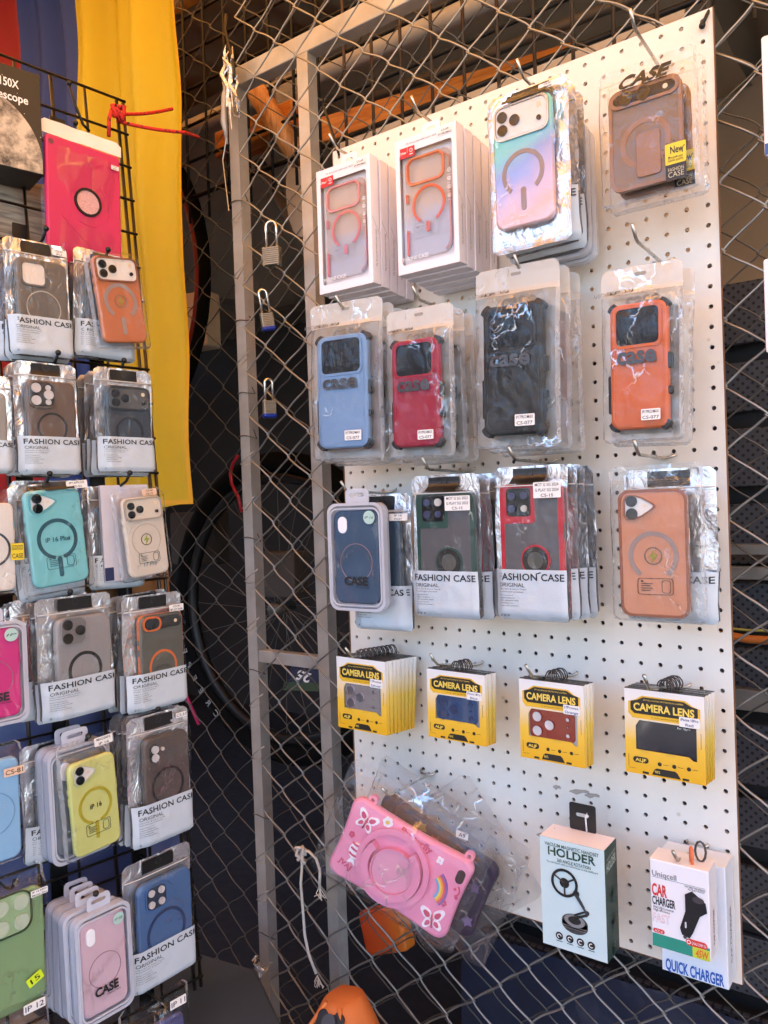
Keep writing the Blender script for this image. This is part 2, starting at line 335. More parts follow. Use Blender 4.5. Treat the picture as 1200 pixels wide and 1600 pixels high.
# aluminium gate frame
ALU = mat('aluminium_tube', (184, 180, 173), .42, .4, var=.34, vs_=22, bump=.35, bs=70, bd=.0012)
RUST = mat('rusty_tie_wire', (112, 66, 36), .7, .5, var=.4)
gate = thing('gate_frame', 'square aluminium gate frame of two posts with rails beside the pegboard', 'gate frame')
p1 = wall(380, 800, .045).x; p2 = wall(489, 800, .045).x; zt = wall(378, 100, .045).z; zm = wall(440, 1028, .055).z
def tubebox(x0, x1, y0, y1, z0, z1): return MB().slab([(x0, y0), (x1, y0), (x1, y1), (x0, y1)], z0, z1, .0015)
tubebox(p1, p1 + .0254, .045, .0704, .02, zt - .036).build('post', ALU, gate)
tubebox(p2, p2 + .0254, .045, .0704, .02, zt - .036).build('post', ALU, gate)
MB().slab([(p1, zt - .036), (p1 + 1.6, zt - .036), (p1 + 1.6, zt), (p1, zt)], 0, .03, .002).build('top_rail', ALU, gate, loc=(0, .0755, 0), rot=(R(90), 0, 0))
MB().slab([(p1 + .0254, zm - .012), (p2, zm - .012), (p2, zm + .012), (p1 + .0254, zm + .012)], 0, .02, .0015).build('middle_rail', ALU, gate, loc=(0, .068, 0), rot=(R(90), 0, 0))
for py in (306, 497, 612, 680, 840, 1046, 1270, 1450):
    z = wall(392, py, .045).z; e = .0014
    MB().tube([(p1 - e, .0715, z + .004), (p1 - e, .0435, z), (p1 + .012, .0425, z + .001), (p1 + .0268, .0435, z - .002), (p1 + .04, .05, z - .004 + random.uniform(-.004, .004)), (p1 + .046, .036, z + random.uniform(0, .018))], .0011, 5).build('tie_wire', RUST if py % 2 else GALV2, gate, smooth=True)
for py in (330, 420, 560, 720, 790, 905, 980, 1100, 1180, 1340, 1400, 1510):      # cut mesh ends hooked beside the post
    z = wall(415, py, .03).z; x = p1 + .027
    MB().tube([(x + .03, .024, z + .02), (x + .006, .02, z + .004), (x + .001, .016, z - .004), (x + .006, .02, z - .008), (x + .022, .022, z - .002 + random.uniform(-.004, .012))], .0013, 5).build('hooked_wire_end', GALV, gate, smooth=True)

# dark wire grid above and behind
IRON = mat('black_iron_rod', (34, 30, 27), .5, .6, var=.3); RODR = mat('rusty_rod', (92, 74, 58), .6, .6, var=.35, vs_=60)
grid = thing('wire_grid_panel', 'dark welded rod grid behind the top of the gate frame', 'grid panel')
zg0 = wall(700, 152, .17).z
for k in range(34):
    x = -1.75 + k * .066
    MB().tube([(x, .165, zg0 - .06), (x + .001, .165, 2.72)], .0032, 6).build('rod', RODR if x > -.75 else IRON, grid, smooth=True)
for k in range(7):
    z = zg0 + k * .082
    MB().tube([(-1.8, .171, z), (.6, .171, z)], .0036 if k else .005, 6).build('rod', IRON, grid, smooth=True)

# ------------------------------------------------------------------ pegboard with punched holes
def grime(m):
    n, l = m.node_tree.nodes, m.node_tree.links; p = n['Principled BSDF']; src = p.inputs['Base Color'].links[0].from_socket; tc = n.new('ShaderNodeTexCoord')
    a = n.new('ShaderNodeTexNoise'); a.inputs['Scale'].default_value = 3.2; a.inputs['Detail'].default_value = 8; a.inputs['Roughness'].default_value = .65; l.new(tc.outputs['Object'], a.inputs['Vector'])
    r = n.new('ShaderNodeMapRange'); r.inputs[1].default_value = .5; r.inputs[2].default_value = .8; r.inputs[4].default_value = .3; l.new(a.outputs['Fac'], r.inputs[0])
    v = n.new('ShaderNodeTexVoronoi'); v.inputs['Scale'].default_value = 22; v.inputs['Randomness'].default_value = 1; l.new(tc.outputs['Object'], v.inputs['Vector']); t = n.new('ShaderNodeMapRange'); t.inputs[1].default_value = .075; t.inputs[2].default_value = .04; t.inputs[4].default_value = .45; l.new(v.outputs['Distance'], t.inputs[0])
    s_ = n.new('ShaderNodeMath'); s_.operation = 'MAXIMUM'; l.new(r.outputs[0], s_.inputs[0]); l.new(t.outputs[0], s_.inputs[1])
    x = n.new('ShaderNodeMix'); x.data_type = 'RGBA'; l.new(s_.outputs[0], x.inputs[0]); l.new(src, x.inputs[6]); x.inputs[7].default_value = lin((176, 162, 140)); l.new(x.outputs[2], p.inputs['Base Color'])
def pegboard():
    m = MB(); P = .0254; rh = .0031; th = .0036; n = 8
    circ = [(math.cos(2 * math.pi * (i + .5) / n) * rh, math.sin(2 * math.pi * (i + .5) / n) * rh) for i in range(n)]
    h = P / 2; sq = []
    for i in range(n):
        a = 2 * math.pi * (i + .5) / n; c, s_ = math.cos(a), math.sin(a); k = h / max(abs(c), abs(s_)); sq.append((c * k, s_ * k))
    cor = {0: (h, h), 2: (-h, h), 4: (-h, -h), 6: (h, -h)}
    for c in range(24):
        for r in range(48):
            cx, cz = -c * P, -r * P; g = lambda x, z: (0.0014 * math.sin((cx + x) * 5 + 1) * math.sin((cz + z) * 2.2 + .4))
            vs = [(cx + x, g(x, z), cz + z) for x, z in sq] + [(cx + x, g(x, z), cz + z) for x, z in circ] + [(cx + x, g(x, z) + th, cz + z) for x, z in circ] + [(cx + x, g(x, z) + th, cz + z) for x, z in sq]
            vs += [(cx + x, g(x, z), cz + z) for x, z in (cor[0], cor[2], cor[4], cor[6])] + [(cx + x, g(x, z) + th, cz + z) for x, z in (cor[0], cor[2], cor[4], cor[6])]
            fs = []
            for i in range(n):
                j = (i + 1) % n
                if i in cor:
                    q = 32 + (0, 2, 4, 6).index(i); fs += [(i, 8 + i, 8 + j, j), (i, j, q), (24 + i, 24 + j, 16 + j, 16 + i), (24 + i, q + 4, 24 + j)]
                else: fs += [(i, 8 + i, 8 + j, j), (24 + i, 24 + j, 16 + j, 16 + i)]
                fs.append((8 + i, 16 + i, 16 + j, 8 + j))
            m.add(vs, fs)
    t = thing('pegboard', 'tall white pegboard hung with packaged phone cases', 'pegboard', Matrix.Translation((0, 0, 2.09)))
    pb = mat('painted_hardboard', (230, 226, 217), .5, var=.05, vs_=9, bump=.06, bs=120, bd=.001); grime(pb)
    m.build('perforated_sheet', pb, t)
    brown = mat('raw_hardboard', (128, 92, 66), .9, var=.3, vs_=60)
    x0, x1, z0, z1 = -23.5 * P, .5 * P, -47.5 * P, .5 * P
    MB().box(x1, x1 + .0008, -.001, th + .001, z0, z1).build('board_edge', brown, t); MB().box(x0 - .0008, x0, -.001, th + .001, z0, z1).build('board_edge', brown, t)
    MB().box(x0, x1, -.001, th + .001, z0 - .0008, z0).build('board_edge', brown, t)
    smud = film('scuff_film', milk=.22, rgb=(150, 140, 130), gloss=0)
    for px, py, w in ((905, 1237, .03), (925, 1243, .022), (870, 1230, .012), (848, 1305, .02)):
        p = wall(px, py, -.0016); s = MB(); s.prism([(w * (.5 + .1 * math.sin(i * 5)) * math.cos(i * .63), .003 * (1 + .5 * math.sin(i * 3)) * math.sin(i * .63) + .2 * w * math.cos(i * .63) * .5) for i in range(10)], 0, .0002)
        s.build('scuff', smud, t, loc=(p.x, p.y, p.z - 2.09), rot=(R(90), 0, 0))
pegboard()

# hooks
def peg_hook(tip, L=.115, label='', base=None, up=.018):
    if base:
        b = wall(*base, -.001); best = min((abs((lambda P: 600 + FPX * (CAMR @ (P - CAMP)).x / (CAMR @ (P - CAMP)).z)(b + Vector((0, -l, up))) - tip[0]), l) for l in [i * .002 for i in range(20, 90)]); L = best[1]; up = wall(*tip, -L).z - b.z
    else:
        p = wall(*tip, -L); b = Vector((p.x, -.001, p.z - up))
    t = thing('peg_hook', label, 'hook', Matrix.Translation(b), 'steel pegboard hooks')
    MB().tube([(0, .012, .012), (0, .006, .004), (0, 0, 0), (0, -.01, -.001), (0, -L * .5, (up - .016) * .5), (0, -L + .018, (up - .016) * .9), (0, -L + .012, up - .013), (0, -L, up)], .0021, 7).build('rod', STEEL, t, smooth=True)
    MB().tube([(-.0127, .004, .006), (-.0127, -.002, .004), (-.009, -.005, .002), (0, -.005, .0005), (.009, -.005, .002), (.0127, -.002, .004), (.0127, .004, .006)], .0018, 6).build('cross_bar', STEEL, t, smooth=True)
    return b
for tip, lab in (((515, 209), 'holding the coral case boxes'), ((643, 150), 'holding the orange case boxes'), ((808, 92), 'holding the iridescent case bags'), ((985, 14), 'holding the bronze case bags'),
                 ((525, 462), 'holding the light blue rugged case'), ((645, 447), 'holding the crimson rugged case'), ((804, 398), 'holding the black rugged case'), ((988, 350), 'holding the orange rugged case'),
                 ((533, 752), 'holding the navy blister pack'), ((660, 715), 'holding the dark green case bag'), ((795, 698), 'holding the red ring case bag'), ((991, 688), 'holding the clear orange case bag'),
                 ((597, 1231), 'holding the pink tablet case')):
    peg_hook(tip, .125, 'steel peg hook ' + lab)
for tip, base, lab in (((540, 1012), (612, 1024), 'silver'), ((673, 1022), (742, 1038), 'blue'), ((823, 1039), (888, 1055), 'red'), ((1007, 1055), (1063, 1073), 'dark navy')):
    peg_hook(tip, .1, 'steel peg hook holding the cards with the %s lens plate' % lab, base)
peg_hook((866, 1296), .1, 'steel peg hook through the tab of the pale green box', (905, 1285)); peg_hook((1052, 1330), .08, 'steel peg hook with an orange tie above the charger boxes', (1090, 1322))

# ------------------------------------------------------------------ phone cases and their packaging
LENS = plastic((14, 14, 18), .12, key='lens_glass', coat=.5); FOAM = mat('white_foam', (225, 215, 205), .9, bump=.5, bs=250, bd=.001)
def lens(p, x, y, r, z, m=LENS):
    s = MB(); s.disc(x, y, r, z, z + .0016, 18); s.ring(x, y, r * .72, r, z + .0016, z + .0024, n=18); s.disc(x, y, r * .42, z + .0016, z + .0019, 14)
    return s.build('lens', m, p)
def phone_case(par, w, h, body, loc=(0, 0, 0), roll=0, cam=None, ring=None, th=.0095, r=None, lettering=None, foot=None):
    r = r or w * .15
    c = MB().slab(rr(w, h, r), 0, th, .0028).build('phone_case', body, par, loc=loc, rot=(0, 0, R(roll)), smooth=False)
    for pl in c.data.polygons: pl.use_smooth = len(pl.vertices) == 4
    z = th
    for sx, y0, y1 in ((-1, .18, .24), (-1, .06, .14), (1, .08, .2)):
        MB().slab(rr(.0016, (y1 - y0) * h, .0007, 2, sx * (w / 2 + .0002), (y0 + y1) / 2 * h), th * .3, th * .75, .0004).build('side_button', body, c)
    if cam:
        k = cam.get('kind'); pm = cam.get('plate'); lm = cam.get('lens', LENS)
        if k == 'bar':
            bx = rr(.88 * w, .25 * h, .06 * h, 5, 0, .345 * h); MB().slab(bx, z - .001, z + .0018, .0012).build('camera_plate', pm, c); z2 = z + .0018
            f = MB(); stroke(f, rr(.93 * w, .28 * h, .068 * h, 5, 0, .345 * h), .0022, z, z + .003); f.build('camera_rim', cam.get('rim', body), c)
            for x, y in ((-.31, .395), (-.31, .29), (-.1, .345)): lens(c, x * w, y * h, .085 * w, z2, lm)
            lens(c, .31 * w, .3 * h, .038 * w, z2, lm); MB().disc(.31 * w, .405 * h, .04 * w, z2, z2 + .0006, 14).build('flash', mat('flash_yellowish', (225, 205, 170), .4), c)
        elif k == 'square':
            s = cam.get('s', .46); cx, cy_ = cam.get('at', (-.2, .36)); cx *= w; cy_ *= h
            MB().slab(rr(s * w, s * w, s * w * .27, 5, cx, cy_), z - .001, z + .002, .0012).build('camera_plate', pm, c); q = s * w * .25
            f = MB(); stroke(f, rr(s * w * 1.07, s * w * 1.07, s * w * .3, 5, cx, cy_), .0016, z, z + .003); f.build('camera_rim', cam.get('rim', body), c)
            pts = {3: ((-q, q), (-q, -q), (q, 0)), 4: ((-q, q), (-q, -q), (q, q), (q, -q)), 5: ((-q, q), (-q, -q), (q * .9, q * 1.1), (q, 0), (q * .9, -q * 1.2))}.get(cam.get('n', 3), ())
            for i, (x, y) in enumerate(pts): lens(c, cx + x, cy_ + y, s * w * (.19 if not (cam.get('n') == 5 and i in (2, 4)) else .11) * cam.get('lr', 1), z + .002, lm)
        elif k == 'diag':
            pts = []
            for (x, y, q) in ((-.4, .455, .05), (-.2, .455, .06), (.03, .385, .05), (.03, .36, .04), (-.2, .28, .06), (-.4, .27, .05)): pts.append((x * w, y * h))
            sm = []
            for i in range(len(pts)):
                a, b, d = pts[i - 1], pts[i], pts[(i + 1) % len(pts)]
                for u in (.25, .5, .75):
                    if u < .5: sm.append((b[0] + (a[0] - b[0]) * .22, b[1] + (a[1] - b[1]) * .22))
                    elif u == .5: sm.append((b[0] * .8 + (a[0] + d[0]) * .1, b[1] * .8 + (a[1] + d[1]) * .1))
                    else: sm.append((b[0] + (d[0] - b[0]) * .22, b[1] + (d[1] - b[1]) * .22))
            sm.reverse()
            MB().slab(sm, z - .001, z + .0016, .001).build('camera_plate', pm, c); f = MB(); stroke(f, [(x * 1.0 + (x + .2 * w) * .1, y + (y - .365 * h) * .1) for x, y in sm], .0022, z, z + .0032); f.build('camera_rim', cam.get('rim', body), c)
            lens(c, -.29 * w, .415 * h, .085 * w, z + .0016, lm); lens(c, -.29 * w, .315 * h, .085 * w, z + .0016, lm); MB().disc(-.1 * w, .375 * h, .025 * w, z + .0016, z + .0022, 10).build('flash', mat('flash_yellowish', (225, 205, 170), .4), c)
        elif k == 'pill':
            MB().slab(rr(.2 * w, .18 * h, .1 * w, 6, -.28 * w, .345 * h), z - .001, z + .0022, .001).build('camera_plate', pm, c)
            if cam.get('n', 2):
                lens(c, -.28 * w, .385 * h, .075 * w, z + .0022, lm); lens(c, -.28 * w, .305 * h, .075 * w, z + .0022, lm); lens(c, -.1 * w, .37 * h, .035 * w, z, lm)
        elif k == 'hpill':
            MB().slab(rr(.9 * w, .13 * h, .065 * h, 6, 0, .4 * h), z - .001, z + .002, .001).build('camera_plate', pm, c)
            for x in cam.get('xs', (-.25,)): lens(c, x * w, .4 * h, .1 * w, z + .002, lm)
            MB().disc(.3 * w, .4 * h, .035 * w, z + .002, z + .0028, 10).build('flash', mat('flash_yellowish', (225, 205, 170), .4), c)
        elif k == 'hole':
            MB().slab(rr(.46 * w, .24 * h, .08 * w, 5, -.17 * w, .33 * h), z - .001, z + .0006, .0003).build('camera_opening', pm, c)
            f = MB(); stroke(f, rr(.5 * w, .26 * h, .1 * w, 5, -.17 * w, .33 * h), .0025, z, z + .0018); f.build('camera_rim', body, c)
    if ring:
        rm, rad, wd = ring['m'], ring.get('r', .3) * w, ring.get('wd', .06) * w; cy_ = ring.get('y', -.02) * h; g = ring.get('gap', 0)
        MB().ring(0, cy_, rad - wd, rad, z, z + .0006, -90 + g / 2, 270 - g / 2, 40).build('magnet_ring', rm, c)
        if ring.get('stem'): MB().slab(rr(wd * 1.25, rad * 1.0, wd * .6, 4, ring.get('sx', 0) * w, cy_ - rad * ring.get('sd', 1.35)), z, z + .0007, .0002).build('magnet_strip', rm, c)
    if lettering:
        s = MB()
        for L_ in lettering['t']: write(s, L_[0], L_[1] * w, L_[2] * h, L_[3], z + .0012, **(L_[4] if len(L_) > 4 else {}))
        s.build('lettering', lettering['m'], c)
    if foot:                                   # little warning print of charging instructions
        s = MB(); stroke(s, rr(.52 * w, .13 * h, .003, 3, .02 * w, foot * h), .0005, z + .0008, z + .0011)
        for q in range(4): s.box(-.19 * w, (-.02 - .03 * (q % 2)) * w, (foot + .02 - q * .018) * h, (foot + .025 - q * .018) * h, z + .0008, z + .0011)
        stroke(s, rr(.13 * w, .1 * h, .003, 3, .18 * w, foot * h), .0005, z + .0008, z + .0011)
        s.prism([(-.2 * w, (foot + .035) * h), (-.15 * w, (foot + .035) * h), (-.175 * w, (foot + .05) * h)], z + .0008, z + .0011)
        s.build('warning_print', INK, c)
    return c
def bolt(c, w, y, z, m):
    MB().prism([(.02 * w, y + .11 * w), (-.07 * w, y - .02 * w), (-.01 * w, y - .02 * w), (-.03 * w, y - .12 * w), (.07 * w, y + .025 * w), (.01 * w, y + .025 * w)], z + .0007, z + .0011).build('bolt_mark', m, c)
    MB().ring(0, y, .115 * w, .135 * w, z, z + .0006, n=24).build('bolt_ring', mat('print_greybrown', (120, 95, 75), .5), c)

class Pillow:
    """height of a bag's front film and back sheet over its own x, y"""
    def __init__(s, W, H, t, seed, flat=.16):
        s.W, s.H, s.t, s.seed, s.flat, s.box = W, H, t, seed, flat, None
    def xy(s, x, y):
        r = .007; ay = abs(y) - (s.H / 2 - r)
        if ay > 0: d = r - math.sqrt(max(0, r * r - ay * ay)); x = x * (1 - d / (s.W / 2))
        g = noise.noise(Vector((y * 22, s.seed, 1))) * .0018 * (1 if x > 0 else -1) * (abs(x) / (s.W / 2)) ** 3
        return x + g, y
    def p(s, x, y):
        yy = y + s.flat * s.H * .5; hh = s.H * (1 - s.flat)
        a = max(0, 1 - abs(2 * x / s.W) ** 3.5); b = max(0, 1 - abs(2 * yy / hh) ** 6)
        return math.sqrt(a * b)
    def wr(s, x, y, k=1):
        n1 = noise.noise(Vector((x * 38, y * 26, s.seed))); n2 = noise.noise(Vector((x * 95 + 5, y * 70, s.seed * 2)))
        rid = 1 - abs(noise.noise(Vector((x * 55 + y * 20, y * 30 - x * 15, s.seed + 7))))
        return (.0016 * n1 + .0008 * n2 + .0016 * (rid - .75)) * k
    def f(s, x, y):
        e = min(1, (1 - min(1, abs(2 * x / s.W))) * 5 + .25)
        z = s.t * s.p(x, y) + s.wr(x, y) * e + .0012 * math.sin(y * 40 + s.seed)
        if s.box:
            cx, cy_, hw, hh, th, roll = s.box; c, q = math.cos(R(roll)), math.sin(R(roll)); dx, dy = (x - cx) * c + (y - cy_) * q, -(x - cx) * q + (y - cy_) * c
            d = math.hypot(max(0, abs(dx) - hw), max(0, abs(dy) - hh)); k = max(0, 1 - d / .011); k = k * k * (3 - 2 * k)
            z = max(z, (th + (.0052 if dy > hh * .35 else .0026) + s.wr(x, y, .55)) * k)
        return z
    def b(s, x, y): return -.0012 + s.wr(x + .3, y, 1.3) * min(1, (1 - min(1, abs(2 * x / s.W))) * 5 + .3) - .001 * s.p(x, y) + .0012 * math.sin(y * 40 + s.seed)
    def front(s, off=0):
        def g(x, y): X, Y = s.xy(x, y); return (X, Y, s.f(x, y) + off)
        return g
    def back(s):
        def g(x, y): X, Y = s.xy(x, y); return (X, Y, s.b(x, y))
        return g
SEAL = film('heat_seal', milk=.3, rgb=(236, 236, 238), scale=70, strength=.7, rough=.1, gloss=1.6)
def seal(b, P, W, H, y1=None, loc=None, wd=.0035):
    y1 = H / 2 if y1 is None else y1; g = P.front(.0003)
    for x0, x1, ya, yb, nx, ny in ((-W / 2, -W / 2 + wd, -H / 2, y1, 2, 30), (W / 2 - wd, W / 2, -H / 2, y1, 2, 30), (-W / 2, W / 2, -H / 2, -H / 2 + wd, 18, 2)):
        MB().sheet(g, x0, x1, ya, yb, nx, ny).build('sealed_edge', SEAL, b, loc=loc, smooth=True)
def sticker(par, lines, x, y, w, h, z, m=LABEL, ink=INK, rot=0, name='price_sticker'):
    o = MB().slab(rr(w, h, .0012, 3), 0, .0004, .0001).build(name, m, par, loc=(x, y, z), rot=(0, 0, R(rot)))
    s = MB(); n = len(lines)
    for i, t in enumerate(lines): write(s, t, 0, h * (.5 - (i + .5) / n), h / n * .55, .0006, w=min(w * .86, len(t) * h / n * .5), bold=.01)
    s.build('sticker_print', ink, o); return o
def fashion_bag(label, M, W, H, case=None, seed=None, sticky=None, cat='case bag', group='silver zip bags of phone cases', detail=True, body=None, tabx=0, t=.0125):
    """silver-backed zip bag with black hang tab and a pale FASHION CASE print over its lower part"""
    seed = seed if seed is not None else random.uniform(0, 90)
    b = thing('foil_case_bag', label, cat, M, group); P = Pillow(W, H, t, seed)
    if case: P.box = (case.get('x', .03) * W, case.get('y', -.07) * H, case.get('w', .72) * W / 2, case.get('h', .8) * H / 2, case.get('th', .0095) + .0008, case.get('roll', 0))
    elif body is not None: P.box = (.02 * W, -.07 * H, .35 * W, .39 * H, .0103, 0)
    nx, ny = (20, 34) if detail else (12, 20)
    MB().sheet(P.back(), -W / 2, W / 2, -H / 2, H / 2, nx, ny).build('foil_back', FOIL, b, smooth=True)
    MB().sheet(P.front(), -W / 2, W / 2, -H / 2, H / 2, nx, ny).build('clear_front', FILM, b, smooth=True)
    yt = -H / 2 + .335 * H
    MB().sheet(P.front(.0004), -W / 2 * .985, W / 2 * .985, -H / 2 * .99, yt, nx, 12).build('print_panel', PANEL, b, smooth=True)
    z1 = P.front(.0006)
    MB().sheet(z1, W * (tabx - .23), W * (tabx + .23), H * .385, H * .485, 6, 4).build('hang_tab', TAB, b, smooth=True)
    MB().ring(W * tabx, H * .45, .0035, .005, 0, .0007, n=14).build('hang_hole', mat('tab_edge', (40, 40, 40), .4), b, loc=(0, 0, z1(W * tabx, H * .45)[2]))
    for yy in (.372, .355):
        MB().tube([(W * (-.49 + .98 * i / 10), yy * H, P.f(W * (-.49 + .98 * i / 10), yy * H) + .0008) for i in range(11)], .0008, 5).build('zip_seal', FILM if yy < .36 else mat('zip_ridge', (205, 205, 205), .25), b, smooth=True)
    zf = lambda x, y: P.f(x, y) + .0009
    s = MB(); write(s, 'FASHION CASE', -.43 * W, yt - .047 * H, .043 * H, align='l', w=.9 * W, bold=.02, zf=zf, space=1.05)
    write(s, 'ORIGINAL', -.42 * W, yt - .1 * H, .026 * H, align='l', w=.36 * W, zf=zf)
    if detail:
        for q, (a, w_) in enumerate((('Ultra Slim & Soft-in Touch', .38), ('Powerful super protection', .34), ('Smart dust-proof', .2), ('Complete protection', .22), ('Shock absorption inside', .27), ('Anti-scratch surface', .2), ('Precise hole position', .26))):
            write(s, a, -.42 * W, yt - (.127 + .017 * q + (.006 if q > 1 else 0)) * H, .008 * H, align='l', w=w_ * W, zf=zf)
        for q in range(3): s.ring(-.4 * W + q * .05 * W, -.465 * H, .008 * W, .013 * W, zf(-.4 * W, -.46 * H), zf(-.4 * W, -.46 * H) + .0002, n=10)
    s.build('lettering', INK, b)
    if case:
        cw = case.get('w', .72) * W; ch = case.get('h', .8) * H
        c = phone_case(b, cw, ch, case['body'], (case.get('x', .03) * W, case.get('y', -.07) * H, .0008), case.get('roll', 0), case.get('cam'), case.get('ring'), case.get('th', .0095), lettering=case.get('lettering'), foot=case.get('foot'))
        if case.get('bolt'): bolt(c, cw, case['ring'].get('y', -.02) * ch, .0095, case['bolt'])
    elif body is not None:
        phone_case(b, .7 * W, .78 * H, body, (.02 * W, -.07 * H, .0008))
    if sticky:
        sx, sy = sticky[1]; sticker(b, sticky[0], sx * W, sy * H, sticky[2][0] * W, sticky[2][1] * H, P.f(sx * W, sy * H) + .0022)
    return b
def clear_bag(label, M, W, H, case, seed=None, header=None, sticky=None, cat='case bag', group='clear bags of phone cases', fm=None, backm=None, t=.013, extra=None):
    """plain clear bag; the case is the thing one sees"""
    seed = seed if seed is not None else random.uniform(0, 90); b = thing('clear_case_bag', label, cat, M, group); P = Pillow(W, H, t, seed, .1); P.box = (case.get('x', 0) * W, case.get('y', -.05) * H, case.get('w', .75) * W / 2, case.get('h', .8) * H / 2, case.get('th', .0095) + .0008, case.get('roll', 0))
    MB().sheet(P.back(), -W / 2, W / 2, -H / 2, H / 2, 20, 34).build('bag_back', backm or fm or FILM, b, smooth=True)
    MB().sheet(P.front(), -W / 2, W / 2, -H / 2, H / 2, 20, 34).build('bag_front', fm or FILM, b, smooth=True)
    seal(b, P, W, H)
    cw, ch = case.get('w', .75) * W, case.get('h', .8) * H
    c = phone_case(b, cw, ch, case['body'], (case.get('x', 0) * W, case.get('y', -.05) * H, .0008), case.get('roll', 0), case.get('cam'), case.get('ring'), case.get('th', .0095), lettering=case.get('lettering'), foot=case.get('foot'))
    if case.get('bolt'): bolt(c, cw, case['ring'].get('y', -.02) * ch, .0095, case['bolt'])
    if header:
        MB().sheet(P.front(.0005), W * header[0], W * header[1], H * header[2], H * header[3], 10, 4).build('hang_tab', header[4], b, smooth=True)
    for yy in (.40, .385): MB().tube([(W * (-.49 + .98 * i / 10), yy * H, P.f(W * (-.49 + .98 * i / 10), yy * H) + .0006) for i in range(11)], .0006, 5).build('zip_seal', FILM, b, smooth=True)
    if sticky:
        sx, sy = sticky[1]; sticker(b, sticky[0], sx * W, sy * H, sticky[2][0] * W, sticky[2][1] * H, P.f(sx * W, sy * H) + .0025, *(sticky[3:] if len(sticky) > 3 else ()))
    return b, c, P
MILK = film('milky_poly', milk=.34, rgb=(240, 238, 232), scale=36, strength=.8, rough=.12, gloss=1.5); POLY = film('clear_poly', milk=.012, rgb=(236, 234, 230), scale=34, strength=.8, rough=.08, gloss=.85)
PALEINK = mat('pale_grey_ink', (120, 118, 114), .5); CASEINK = mat('logo_charcoal_ink', (62, 64, 68), .35)
RUB = plastic((26, 26, 27), .5)
def rugged(label, M, W, H, body, seed=0, detail=True, sticky=('IP17PROMAX', 'CS-077'), dark=None, clip=True, x=0., y=-.1, group='white poly bags of rugged phone cases'):
    """white-headed poly bag holding a rugged two-layer case"""
    b = thing('poly_case_bag', label, 'case bag', M, group); BW, BH = W * 1.3, H * 1.36; P = Pillow(BW, BH, .016, seed, .14); P.box = (x * W, y * H, W * .48, H * .49, .0135, 0)
    nx, ny = (20, 34) if detail else (14, 22)
    MB().sheet(P.back(), -BW / 2, BW / 2, -BH / 2, BH / 2, nx, ny).build('bag_back', MILK, b, smooth=True)
    MB().sheet(P.front(), -BW / 2, BW / 2, -BH / 2, BH * .345, nx, ny).build('clear_front', POLY, b, smooth=True)
    MB().sheet(P.front(), -BW / 2, BW / 2, BH * .345, BH / 2, nx, 8).build('white_header', film('white_header', milk=.72, rgb=(238, 234, 226), scale=30, strength=.8, rough=.18), b, smooth=True)
    MB().slab(rr(.014, .004, .0018, 4, 0, BH * .455), 0, .0005, .0001).build('hang_slot', mat('slot_shade', (150, 144, 136), .7), b, loc=(0, 0, P.f(0, BH * .455)))
    seal(b, P, BW, BH, BH * .345)
    zf = lambda x_, y_: P.f(x_, y_) + .0009
    if detail:
        s = MB(); write(s, 'MADE IN CHINA', -.42 * BW, BH * .365, .0055, align='l', w=.34 * BW, zf=zf, shear=.2); write(s, 'MADE IN CHINA', .08 * BW, BH * .365, .0055, align='l', w=.34 * BW, zf=zf, flip=True); s.build('header_print', PALEINK, b)
        s = MB(); write(s, 'case', .02 * BW, BH * .315, .018, w=.42 * BW, bold=.03, zf=lambda a, c: P.b(a, c) + .0022); s.build('back_logo', PALEINK, b)
        s = MB(); write(s, 'case', -.02 * W + x * W, .085 * H + y * H, .02, w=.62 * W, bold=.03, zf=lambda a, c: P.f(a, c) + .0014); write(s, 'MOBILE CASE', .13 * W + x * W, .025 * H + y * H, .003, w=.36 * W, zf=lambda a, c: P.f(a, c) + .0014); s.build('front_logo', CASEINK, b)
    cx, cy_ = x * W, y * H
    c = MB().slab(rr(W * .92, H * .965, W * .13), 0, .0135, .0035).build('phone_case', body, b, loc=(cx, cy_, .0012))
    for pl in c.data.polygons: pl.use_smooth = len(pl.vertices) == 4
    z = .0135; w, h = W, H
    f = MB(); stroke(f, rr(.77 * w, .325 * h, .09 * w, 5, -.01 * w, .3 * h), .0035, z - .001, z + .0014); f.build('camera_rim', body, c)
    MB().slab(rr(.69 * w, .29 * h, .075 * w, 5, -.01 * w, .3 * h), z - .002, z + .0002, .0002).build('camera_window', dark or plastic((20, 18, 18), .4, key='window_black', spec=.2), c)
    f = MB(); stroke(f, rr(.8 * w, .9 * h, .1 * w, 5), .0009, z - .0006, z + .0006); f.build('case_groove', body, c)
    for sx in (-1, 1):
        for sy in (-1, 1):
            pts = [(a, bb) for a, bb in rr(w * 1.0, h * 1.0, w * .16, 6)]; q = [p for p in pts if p[0] * sx > .36 * w - 1e-6 and p[1] * sy > .43 * h]
            ang = sorted(q, key=lambda p: math.atan2(p[1] - sy * .34 * h, p[0] - sx * .3 * w)); inner = [(p[0] - sx * .05 * w, p[1] - sy * .05 * w) for p in ang]
            MB().prism(ang + inner[::-1], .001, .0125).build('corner_bumper', RUB, c)
    MB().slab(rr(.2 * w, .02 * h, .002, 2, .0, -.462 * h), .004, z + .0005, .0006).build('port_cover', body, c)
    for y0, hh in ((.02, .12), (-.2, .06)): MB().slab(rr(.006, hh * h, .002, 2, w * .475, y0 * h), .003, .0115, .001).build('side_button', RUB, c)
    if clip: MB().slab(rr(.008, .3 * h, .002, 2, -w * .475, -.2 * h), .001, .006, .001).build('side_lug', RUB, c)
    if sticky: sticker(b, sticky, .2 * W, -.38 * H + y * H, .3 * W, .085 * H, P.f(.2 * W, -.38 * H + y * H) + .0012)
    return b
